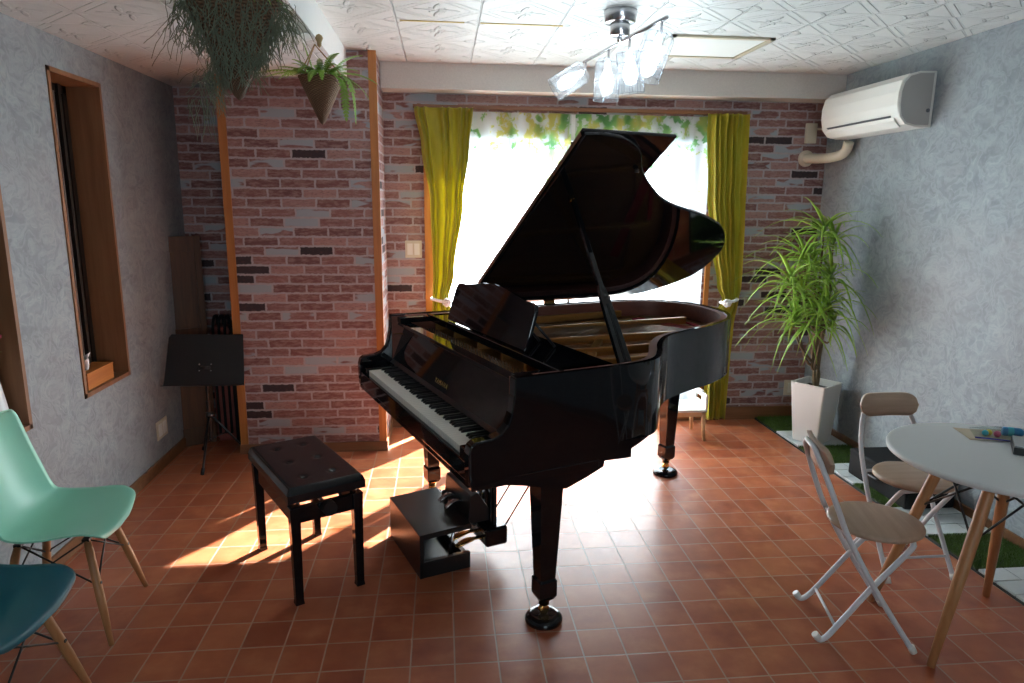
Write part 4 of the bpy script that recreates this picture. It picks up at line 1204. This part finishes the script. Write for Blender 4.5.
obj('fern', fr2, 'fern', sbk, fix=False)
hz = ZLOW-1.970
for (x, y) in ((-0.09, 0.0), (-0.055, -0.065), (0.09, -0.01)):
    obj('cord', MB().tube([(x, y, 0.215), (-0.02, 0.0, hz-0.045)], 0.003, 6), 'rope', sbk)
obj('cord_knot', MB().lathe([(0.0, -0.06), (0.009, -0.05), (0.010, -0.035), (0.018, -0.018), (0.012, -0.006), (0.0, 0.0)], (0, 0, hz), 10), 'rope', sbk)

# ================================================================== SHELL CHAIRS
def shell_chair(label, loc, rz, mat, group):
    t = thing('shell_chair', label, 'chair', loc, rz, group)
    cl = catmull([Vector(p) for p in ((0.245, 0, 0.402), (0.222, 0, 0.420), (0.12, 0, 0.424), (0.0, 0, 0.412), (-0.10, 0, 0.410), (-0.172, 0, 0.435), (-0.218, 0, 0.50), (-0.255, 0, 0.60), (-0.287, 0, 0.70), (-0.312, 0, 0.80), (-0.318, 0, 0.825))], 6)
    n = len(cl)-1
    def f(u, v):
        s_ = (u*2-1); i = min(n-1, int(v*n)); fr = v*n-i
        p = cl[i].lerp(cl[i+1], fr)
        W = 0.232-0.012*math.cos(v*PI*2)
        if v < 0.24: W *= (1-(1-v/0.24)**2.6)**0.5*0.58+0.42 if v > 0 else 0.42
        if v > 0.80: W *= max(0.0, (1-((v-0.80)/0.20)**2.4))**0.5*0.62+0.38
        back = min(1, max(0, (v-0.30)/0.36)); back = back*back*(3-2*back)
        W *= 1-0.14*back
        y = s_*W
        a = abs(s_)**2.4
        front = min(1, max(0, (0.16-v)/0.16))
        z = p.z+a*0.034*(1-back)*(1-front)+a*0.01*back-0.004*front*a
        x = p.x+a*0.075*back-abs(s_)**3*0.02*front
        z += a*0.020*math.exp(-((v-0.44)/0.14)**2)
        return (x*0.85, y, z)
    obj('shell', MB().grid(f, 34, 60), mat, t, solid=0.006, fix=False)
    feet = {}
    for sx in (1, -1):
        for sy in (1, -1):
            top = Vector((sx*0.115, sy*0.115, 0.385)); ft = Vector((sx*0.190, sy*0.205, 0.0))
            feet[(sx, sy)] = (top, ft)
            d = (ft-top)
            obj('leg', MB().tube([top, top+d*0.10, top+d*0.55, ft+Vector((0, 0, 0.003))], [0.011, 0.0145, 0.0155, 0.0095], 14), 'legwood', t)
    prs = [((1, 1), (1, -1)), ((1, -1), (-1, -1)), ((-1, -1), (-1, 1)), ((-1, 1), (1, 1))]
    for a, b in prs:
        ta_, fa = feet[a]; tb_, fb_ = feet[b]
        obj('brace_wire', MB().tube([ta_+Vector((0, 0, 0.005)), tb_.lerp(fb_, 0.42)], 0.0035, 6), 'wire', t)
        obj('brace_wire', MB().tube([tb_+Vector((0, 0, 0.005)), ta_.lerp(fa, 0.42)], 0.0035, 6), 'wire', t)
        obj('bolt', MB().tube([ta_.lerp(fa, 0.40)-Vector((0.014, 0, 0)), ta_.lerp(fa, 0.40)+Vector((0.016, 0, 0))], 0.007, 8), 'wire', t)
    for x in (-0.1125, 0.1125):
        obj('mount', MB().box((x-0.0125, -0.125, 0.385), (x+0.0125, 0.125, 0.395)), 'wire', t)
    return t
shell_chair('mint green plastic shell chair with wooden dowel legs against the left wall', (-1.452, 2.585, 0), math.radians(6), 'mint', 'shell chairs')
shell_chair('dark teal plastic shell chair with wooden dowel legs at the lower left edge', (-1.39, 1.955, 0), math.radians(-2), 'teal', 'shell chairs')

# ================================================================== ROUND TABLE
TCX, TCY = 2.060, 2.200
tb = thing('round_table', 'round white table with wooden dowel legs and crossed black wires', 'table', (TCX, TCY, 0))
obj('tabletop', MB().lathe([(0.0, 0.708), (0.378, 0.708), (0.384, 0.712), (0.386, 0.722), (0.383, 0.729), (0.374, 0.731), (0.0, 0.731)], (0, 0, 0), 72), 'tabletop', tb)
fl4 = {(1, 1): (2.295-TCX, 2.429-TCY), (-1, -1): (1.735-TCX, 2.02-TCY), (-1, 1): (1.78-TCX, 2.44-TCY), (1, -1): (2.27-TCX, 1.99-TCY)}
T_ = {}
for k, (fx, fy) in fl4.items():
    top = Vector((k[0]*0.135, k[1]*0.115, 0.70)); ft = Vector((fx, fy, 0)); T_[k] = (top, ft); d = ft-top
    obj('leg', MB().tube([top, top+d*0.12, top+d*0.5, ft+Vector((0, 0, 0.003))], [0.016, 0.021, 0.021, 0.014], 16), 'legwood', tb)
    obj('leg_bracket', MB().box((top.x-0.016, top.y-0.016, 0.672), (top.x+0.016, top.y+0.016, 0.706)), 'wire', tb)
kk = [(1, 1), (1, -1), (-1, -1), (-1, 1)]
for a, b in zip(kk, kk[1:]+kk[:1]):
    obj('brace_wire', MB().tube([T_[a][0]-Vector((0, 0, 0.015)), T_[b][0].lerp(T_[b][1], 0.34)], 0.0045, 6), 'wire', tb)
    obj('brace_wire', MB().tube([T_[b][0]-Vector((0, 0, 0.015)), T_[a][0].lerp(T_[a][1], 0.34)], 0.0045, 6), 'wire', tb)

# ================================================================== FOLDING CHAIRS
def stadium(w, h, n=10):
    r = h/2; out = []
    for s_, a0 in ((1, -PI/2), (-1, PI/2)):
        for k in range(n+1):
            a = a0+PI*k/n; out.append((s_*(w/2-r)+r*math.cos(a), r*math.sin(a)))
    return out
def folding_chair(label, loc, rz, front_bar=False):
    t = thing('folding_chair', label, 'chair', loc, rz, 'folding chairs around the round table')
    # frame A: front feet -> backrest loop
    A = []
    for s_ in (-1, 1):
        A.append([(0.155, s_*0.155, 0.012), (0.145, s_*0.155, 0.03), (0.0, s_*0.153, 0.25), (-0.105, s_*0.150, 0.435), (-0.150, s_*0.146, 0.54), (-0.190, s_*0.125, 0.64), (-0.220, s_*0.09, 0.715)])
    path = catmull(A[0], 4)+[Vector((-0.228, -0.045, 0.745)), Vector((-0.228, 0.045, 0.745))]+catmull(A[1], 4)[::-1]
    obj('back_frame', MB().tube(path, 0.0105, 10), 'white_metal', t)
    B = []
    for s_ in (-1, 1):
        B.append(catmull([(-0.178, s_*0.142, 0.024), (-0.165, s_*0.140, 0.011), (-0.140, s_*0.138, 0.026), (-0.095, s_*0.134, 0.09), (0.0, s_*0.130, 0.235), (0.115, s_*0.128, 0.395), (0.130, s_*0.115, 0.420)], 4))
    path = B[0]+[Vector((0.135, -0.05, 0.424)), Vector((0.135, 0.05, 0.424))]+B[1][::-1]
    obj('seat_frame', MB().tube(path, 0.0105, 10), 'white_metal', t)
    obj('crossbar', MB().tube([(-0.112, -0.133, 0.067), (-0.112, 0.133, 0.067)], 0.006, 8), 'white_metal', t)
    if front_bar: obj('crossbar', MB().tube([(0.105, -0.153, 0.09), (0.105, 0.153, 0.09)], 0.006, 8), 'white_metal', t)
    obj('crossbar', MB().tube([(-0.098, -0.15, 0.424), (-0.098, 0.15, 0.424)], 0.008, 8), 'white_metal', t)
    st_ = MB().lathe([(0.0, 0.432), (0.158, 0.432), (0.166, 0.438), (0.167, 0.446), (0.162, 0.453), (0.150, 0.456), (0.0, 0.456)], (0, 0, 0), 48)
    st_.v = [(x*1.02+0.035, y*1.0, z) for x, y, z in st_.v]
    obj('seat', st_, 'seatwood', t)
    pl_ = stadium(0.285, 0.105)
    lean = math.radians(12)
    def mp(y, h, d):
        bend = 0.022*(y/0.14)**2
        return (-0.206-h*math.sin(lean)+d+bend*0.8, y, 0.712+h*math.cos(lean))
    mb = MB()
    # curved panel: strips across the width
    cols = 24; rows = 6
    def outline(u, v, d):
        y = (u-0.5)*0.285; r = 0.0525; ax = abs(y)-(0.1425-r)
        hh = r if ax < 0 else math.sqrt(max(1e-6, r*r-ax*ax))
        return mp(y, (v-0.5)*2*hh, d)
    mb.grid(lambda u, v: outline(u, v, 0.009), cols, rows); mb.grid(lambda u, v: outline(u, v, -0.009), cols, rows)
    for v in (0.0, 1.0):
        mb.grid(lambda u, q_, v=v: outline(u, v, 0.009-0.018*q_), cols, 1)
    obj('backrest', mb, 'seatwood', t)
    for s_ in (-1, 1):
        obj('foot_cap', MB().tube([(0.163, s_*0.155, 0.004), (0.150, s_*0.155, 0.028)], 0.0135, 10), 'white_plastic', t)
        obj('foot_cap', MB().tube([(-0.186, s_*0.143, 0.036), (-0.172, s_*0.141, 0.017)], 0.0135, 10), 'white_plastic', t)
    return t
folding_chair('folding chair with round wooden seat in front of the table, nearest the piano', (1.605, 2.288, 0), math.radians(-14))
folding_chair('folding chair with round wooden seat behind the table, next to the black case', (2.088, 2.715, 0), math.radians(-90), True)
folding_chair('folding chair cut off by the lower right corner, only a white foot in view', (2.115, 1.70, 0), math.radians(88))

# ================================================================== ON THE TABLE
TZ = 0.731
pz = thing('paper_sheet', 'beige paper sheet lying on the white table', 'paper', (2.20, 2.40, TZ+0.0005), math.radians(-15))
obj('sheet', MB().grid(lambda u, v: ((u-0.5)*0.26, (v-0.5)*0.15, 0.002*math.sin(u*7)*math.sin(v*5)+0.002), 12, 8), simple('beige_paper', (0.52, 0.42, 0.30), 0.85), pz, solid=0.0008)
bgx = thing('plastic_bag', 'clear plastic bag with blue edge lying on the table beside the black box', 'bag', (2.225, 2.375, TZ+0.003), math.radians(-30))
def bagf(u, v):
    x = (u-0.5)*0.24; y = (v-0.5)*0.14
    e = math.sin(PI*u)**0.5*math.sin(PI*v)**0.5 if 0 < u < 1 and 0 < v < 1 else 0
    return (x, y, 0.034*e+0.006*noise.noise((u*6, v*6, 2))*e+0.002)
obj('film', MB().grid(bagf, 30, 20), 'bag', bgx, fix=False)
obj('edge', MB().tube(catmull([(-0.12, -0.07, 0.004), (-0.04, -0.072, 0.006), (0.03, -0.07, 0.005), (0.12, -0.07, 0.004)], 5), 0.003, 6), simple('dark_blue_print', (0.03, 0.03, 0.30), 0.4), bgx)
t = thing('toy_bottle', 'small blue toy bottle on the table', 'bottle', (2.245, 2.375, TZ+0.024), math.radians(-25))
rm = Matrix.Rotation(PI/2, 3, 'Y')
obj('body', MB().lathe([(0.0, -0.035), (0.016, -0.035), (0.018, -0.03), (0.018, 0.025), (0.012, 0.035), (0.0, 0.036)], (0, 0, 0), 18, mat=rm), 'blue', t)
obj('cap', MB().lathe([(0.0, 0.036), (0.012, 0.036), (0.012, 0.052), (0.0, 0.053)], (0, 0, 0), 14, mat=rm), 'white_plastic', t)
obj('band', MB().lathe([(0.0185, -0.02), (0.0185, 0.0)], (0, 0, 0), 18, mat=rm), 'teal_plastic', t, fix=False)
for (x, y, r, m_, lb) in ((2.165, 2.40, 0.012, 'yellow', 'tiny yellow ball in the plastic bag on the table'), (2.180, 2.375, 0.013, 'pink', 'tiny pink ball in the plastic bag on the table'), (2.145, 2.395, 0.012, 'teal_plastic', 'tiny turquoise ball in the plastic bag on the table')):
    o = obj('ball', MB().lathe([(r*math.sin(PI*k/10), -r*math.cos(PI*k/10)) for k in range(11)], (0, 0, 0), 16), m_)
    o.location = (x, y, TZ+r+0.004); tag(o, lb, 'ball', 'small balls on the table')
t = thing('black_box', 'flat black box with a clear lid on the white table', 'box', (2.235, 2.185, TZ), math.radians(-38))
obj('body', MB().box((-0.12, -0.075, 0), (0.12, 0.075, 0.028)), 'black_satin', t, bevel=0.003)
obj('lid', MB().box((-0.118, -0.073, 0.0285), (0.118, 0.073, 0.034)), simple('clear_grey_lid', (0.30, 0.33, 0.33), 0.15), t, bevel=0.002)

# ================================================================== DECK TILES ALONG THE RIGHT WALL
DX0, DX1 = 2.395, 2.765
R = random.Random(3)
def turf_tile(label, y0, y1, cnt):
    t = thing('turf_tile', label, 'turf tile', ((DX0+DX1)/2, (y0+y1)/2, 0), 0, 'turf tiles along the right wall')
    hx, hy = (DX1-DX0)/2-0.002, (y1-y0)/2-0.002
    obj('base', MB().box((-hx, -hy, 0), (hx, hy, 0.012)), 'deck_black', t)
    obj('backing', MB().box((-hx+0.004, -hy+0.003, 0.012), (hx-0.004, hy-0.003, 0.016)), 'turf', t)
    g_ = MB(); vs = []; fs = []
    for k in range(cnt):
        x, y = R.uniform(-hx+0.004, hx-0.004), R.uniform(-hy, hy)
        a = R.uniform(0, PI); h = R.uniform(0.010, 0.020); w = 0.0016
        lx_, ly_ = R.uniform(-0.008, 0.008), R.uniform(-0.008, 0.008)
        i = len(vs)
        vs += [(x-w*math.cos(a), y-w*math.sin(a), 0.015), (x+w*math.cos(a), y+w*math.sin(a), 0.015), (x+lx_, y+ly_, 0.015+h)]
        fs.append((i, i+1, i+2))
    g_.add(vs, fs)
    g = obj('grass', g_, 'grass', t, fix=False); g['kind'] = 'stuff'
    return t
def stone_tile(label, y0, y1, flip):
    t = thing('stone_tile', label, 'stone tile', ((DX0+DX1)/2, (y0+y1)/2, 0), 0, 'stone tiles along the right wall')
    hx, hy = (DX1-DX0)/2-0.002, (y1-y0)/2-0.002
    obj('base', MB().box((-hx, -hy, 0), (hx, hy, 0.010)), 'deck_black', t)
    rows = 3
    for r_ in range(rows):
        ya = -hy+2*hy*r_/rows+0.003; yb2 = -hy+2*hy*(r_+1)/rows-0.003
        cuts = [-hx+0.003, -hx*0.30 if (r_+flip) % 2 else hx*0.30, hx-0.003]
        for a, b in zip(cuts, cuts[1:]):
            obj('slab', MB().box((a+0.0015, ya, 0.010), (b-0.0015, yb2, 0.021)), 'stone', t, bevel=0.0015, seg=1)
    return t
bounds = [4.87, 4.53, 4.21, 3.89, 3.57, 3.25, 2.93, 2.61, 2.29, 1.97]
turf_lb = ['dark green turf tile in the corner beneath the brick wall, behind the planter', 'green turf tile between the white planter and the black case', 'green turf tile partly beneath the black case', 'green turf tile beside the table legs', ]
stone_lb = ['grey stone deck tile beneath the white planter', 'grey stone deck tile at the far end of the black case', 'grey stone deck tile at the near end of the black case', 'grey stone deck tile at the right edge behind the table']
ti = si = 0
for k in range(len(bounds)-1):
    if k % 2 == 0:
        if ti < 4: turf_tile(turf_lb[ti], bounds[k+1], bounds[k], 5200); ti += 1
    else:
        if si < 4: stone_tile(stone_lb[si], bounds[k+1], bounds[k], si % 2); si += 1
cs_ = thing('carrying_case', 'low black carrying case lying on the deck tiles by the right wall', 'case', (2.61, 3.47, 0.034))
obj('case_body', MB().box((-0.145, -0.265, -0.012), (0.145, 0.265, 0.145)), 'black_matt', cs_, bevel=0.012, seg=3)
obj('case_lid', MB().box((-0.147, -0.267, 0.115), (0.147, 0.267, 0.150)), 'black_matt', cs_, bevel=0.012, seg=3)
obj('handle', MB().tube(catmull([(-0.147, -0.06, 0.07), (-0.170, -0.05, 0.072), (-0.172, 0.05, 0.072), (-0.147, 0.06, 0.07)], 5), 0.007, 8), 'black_satin', cs_)

# ================================================================== CHILD'S STOOL BY THE WINDOW
stl = thing('child_chair', "low child's chair with white seat and pale wood legs under the window", 'chair', (1.70, 4.55, 0))
obj('seat', MB().box((-0.145, -0.14, 0.208), (0.125, 0.14, 0.228)), 'white_plastic', stl, bevel=0.008, seg=3)
obj('seat_rail', MB().box((-0.13, -0.125, 0.175), (0.115, -0.108, 0.208)).box((-0.13, 0.108, 0.175), (0.115, 0.125, 0.208)).box((0.098, -0.125, 0.175), (0.115, 0.125, 0.208)).box((-0.13, -0.125, 0.175), (-0.113, 0.125, 0.208)), 'palewood', stl, fix=False)
for x in (-0.115, 0.105):
    for y in (-0.112, 0.112):
        obj('leg', MB().tube([(x, y, 0.20), (x*1.12, y*1.10, 0.0)], [0.016, 0.012], 12), 'palewood', stl)
bkp = [(-0.14, 0.20), (0.14, 0.20), (0.14, 0.315), (0.10, 0.345), (-0.10, 0.345), (-0.14, 0.315)]
fr3 = MB()
# backrest with a rectangular grip hole
for (ya, yb2, za, zb) in ((-0.14, -0.055, 0.228, 0.335), (0.055, 0.14, 0.228, 0.335), (-0.055, 0.055, 0.228, 0.268), (-0.055, 0.055, 0.305, 0.345)):
    fr3.box((0.108, ya, za), (0.124, yb2, zb))
obj('backrest', fr3, 'white_plastic', stl, bevel=0.002)

# ================================================================== MUSIC STAND
ms_ = thing('music_stand', 'black music stand with solid desk in the left corner', 'music stand', (-1.47, 4.22, 0))
ta2 = math.radians(18)
def dm_(x, h, d): return (x, 0.02+h*math.sin(ta2)+d*math.cos(ta2), 0.51+h*math.cos(ta2)-d*math.sin(ta2))
obj('desk', MB().prism([(-0.245, 0.0), (0.235, 0.0), (0.235, 0.04), (0.222, 0.315), (-0.205, 0.32), (-0.222, 0.30), (-0.24, 0.04)], 0.0, 0.003, dm_), 'black_satin', ms_)
obj('ledge', MB().prism([(-0.245, -0.004), (0.235, -0.004), (0.235, 0.0), (-0.245, 0.0)], -0.05, 0.003, dm_), 'black_satin', ms_)
for hx_, hz_ in ((-0.035, 0.09), (0.035, 0.09), (-0.035, 0.13), (0.035, 0.13)):
    obj('rivet', MB().lathe([(0.0, -0.003), (0.005, -0.002), (0.005, 0.0)], dm_(hx_, hz_, -0.0), 8, mat=Matrix.Rotation(-PI/2, 3, 'X')), 'steel', ms_)
obj('pole', MB().tube([(0, 0.06, 0.14), (0, 0.06, 0.40)], 0.013, 12).tube([(0, 0.06, 0.38), (0, 0.06, 0.62)], 0.009, 12), 'black_satin', ms_, fix=False)
obj('tilt_joint', MB().tube([(-0.03, 0.065, 0.61), (0.03, 0.065, 0.61)], 0.016, 10), 'black_satin', ms_)
obj('collar', MB().lathe([(0.014, 0.0), (0.022, 0.005), (0.022, 0.035), (0.014, 0.04)], (0, 0.06, 0.29), 12), 'black_satin', ms_)
for a in (-PI/2+0.05, PI/2+0.55, PI/2-0.75):
    ft = (0.24*math.cos(a), 0.06+0.24*math.sin(a), 0.008)
    ft = (max(-0.235, ft[0]), ft[1], ft[2])
    lg = obj('leg', MB().tube([(0.015*math.cos(a), 0.06+0.015*math.sin(a), 0.30), (ft[0]*0.9, 0.06+(ft[1]-0.06)*0.9, 0.03), ft], 0.007, 8), 'black_satin', ms_)
    obj('rubber_foot', MB().tube([(ft[0]*0.88, 0.06+(ft[1]-0.06)*0.88, 0.036), ft], 0.011, 8), 'black_matt', lg)
    obj('leg_brace', MB().tube([(0, 0.06, 0.15), (ft[0]*0.5, 0.06+(ft[1]-0.06)*0.5, 0.17)], 0.004, 6), 'black_satin', ms_)
obj('screw_knob', MB().lathe([(0.0, 0.0), (0.010, 0.0), (0.010, 0.012), (0.0, 0.012)], (0.02, 0.045, 0.305), 10), 'steel', ms_)

# leaning wooden door panel and the things stored in the recess
wp = thing('wooden_panel', 'dark wooden panel standing upright in the corner behind the music stand', 'panel', (-1.665, 4.585, 0), math.radians(30))
lz = math.radians(2.5)
def pm(x, z, d): return (x, 0.02+z*math.sin(lz)*0.6+d, z)
obj('board', MB().prism([(-0.125, 0.0), (0.125, 0.0), (0.125, 1.40), (-0.125, 1.40)], 0.0, 0.016, pm), 'darkwood', wp, bevel=0.002)
for (a, b, c, d) in ((-0.125, -0.085, 0, 1.40), (0.085, 0.125, 0, 1.40), (-0.085, 0.085, 1.30, 1.40), (-0.085, 0.085, 0.72, 0.80), (-0.085, 0.085, 0.0, 0.12)):
    obj('frame_member', MB().prism([(a, c), (b, c), (b, d), (a, d)], -0.008, 0.002, pm), 'darkwood', wp, bevel=0.002)
obj('catch', MB().tube([pm(-0.118, 0.80, -0.012), pm(-0.118, 0.83, -0.012)], 0.005, 6), 'brass', wp)
bb = thing('fabric_bag', 'dark red bag with black straps standing behind the music stand', 'bag', (-1.495, 4.72, 0), math.radians(0))
def rbox(w, d, z0, z1, r=0.03):
    secs = []
    for z, k in ((z0, 0.86), (z0+0.03, 1.0), ((z0+z1)/2, 1.03), (z1-0.04, 0.98), (z1, 0.82)):
        secs.append([(p[0]*w/0.5*k, p[1]*d/0.5*k, z) for p in rs(0.25, 0, 0.07)])
    return MB().loft(secs, True)
obj('bag_body', rbox(0.13, 0.11, 0.0, 0.80), 'darkred', bb)
for x in (-0.038, 0.0, 0.038):
    obj('strap', MB().tube(catmull([(x, -0.066, 0.06), (x*1.05, -0.070, 0.4), (x, -0.064, 0.76), (x, -0.03, 0.85), (x, 0.03, 0.86), (x, 0.05, 0.79)], 5), 0.010, 6), 'black_matt', bb)
bb = thing('storage_case', 'tall black case standing in the recess against the brick pillar', 'case', (-1.372, 4.70, 0))
obj('case_body', rbox(0.08, 0.25, 0.0, 0.80), 'black_matt', bb)
obj('case_top', rbox(0.083, 0.26, 0.78, 0.85), 'black_matt', bb)
obj('clasp', MB().box((-0.02, -0.147, 0.50), (0.01, -0.137, 0.53)), 'steel', bb)

# ================================================================== IN THE WALL NICHES
t = thing('tissue_box', 'orange wooden tissue box on the sill of the slot window', 'tissue box', (-1.805, 3.60, WZ0+0.022))
obj('box_body', MB().box((-0.05, -0.135, 0), (0.05, 0.135, 0.082)), 'orangebox', t, bevel=0.003)
obj('box_top', MB().box((-0.052, -0.137, 0.078), (0.052, 0.137, 0.086)), 'orangebox', t, bevel=0.002)
def tis(u, v):
    a = u*2*PI; r = 0.010+0.022*v+0.008*math.sin(3*a+v*4)
    return (r*math.cos(a), r*math.sin(a)*1.3-0.06, 0.086+0.075*v+0.012*math.sin(2*a)*v)
obj('tissue', MB().grid(tis, 28, 8), 'paper', t, solid=0.0008)
t = thing('flower_vase', 'tall white vase with a magenta flower in the niche at the left edge', 'vase', (-1.800, 2.800, WZ0+0.022))
obj('vase_body', MB().lathe([(0.0, 0.0), (0.070, 0.0), (0.072, 0.01), (0.060, 0.12), (0.046, 0.22), (0.040, 0.29), (0.044, 0.31), (0.036, 0.305), (0.034, 0.28)], (0, 0, 0), 28), 'ceramic', t)
obj('stem', MB().tube(catmull([(0, 0, 0.24), (0.01, 0.02, 0.32), (0.015, 0.045, 0.375)], 4), 0.003, 6), 'fern', t)
fw = MB()
for k in range(9):
    a = 2*PI*k/9
    for j, (rr, zz) in enumerate(((0.018, 0.0), (0.010, 0.012))):
        fw.lathe([(0.0, -0.012), (0.011, -0.006), (0.012, 0.004), (0.0, 0.012)], (0.015+rr*math.cos(a+j), 0.055+rr*math.sin(a+j), 0.392+zz), 8)
obj('flower', fw, 'magenta', t, fix=False)
lf = MB(); strap(lf, (0.01, 0.02, 0.30), (0.3, 1), 0.08, 0.012, 0.6, 0.9); strap(lf, (0.0, 0.0, 0.30), (0.6, -1), 0.08, 0.012, 0.6, 0.9)
obj('leaf', lf, 'leaf', t, fix=False)
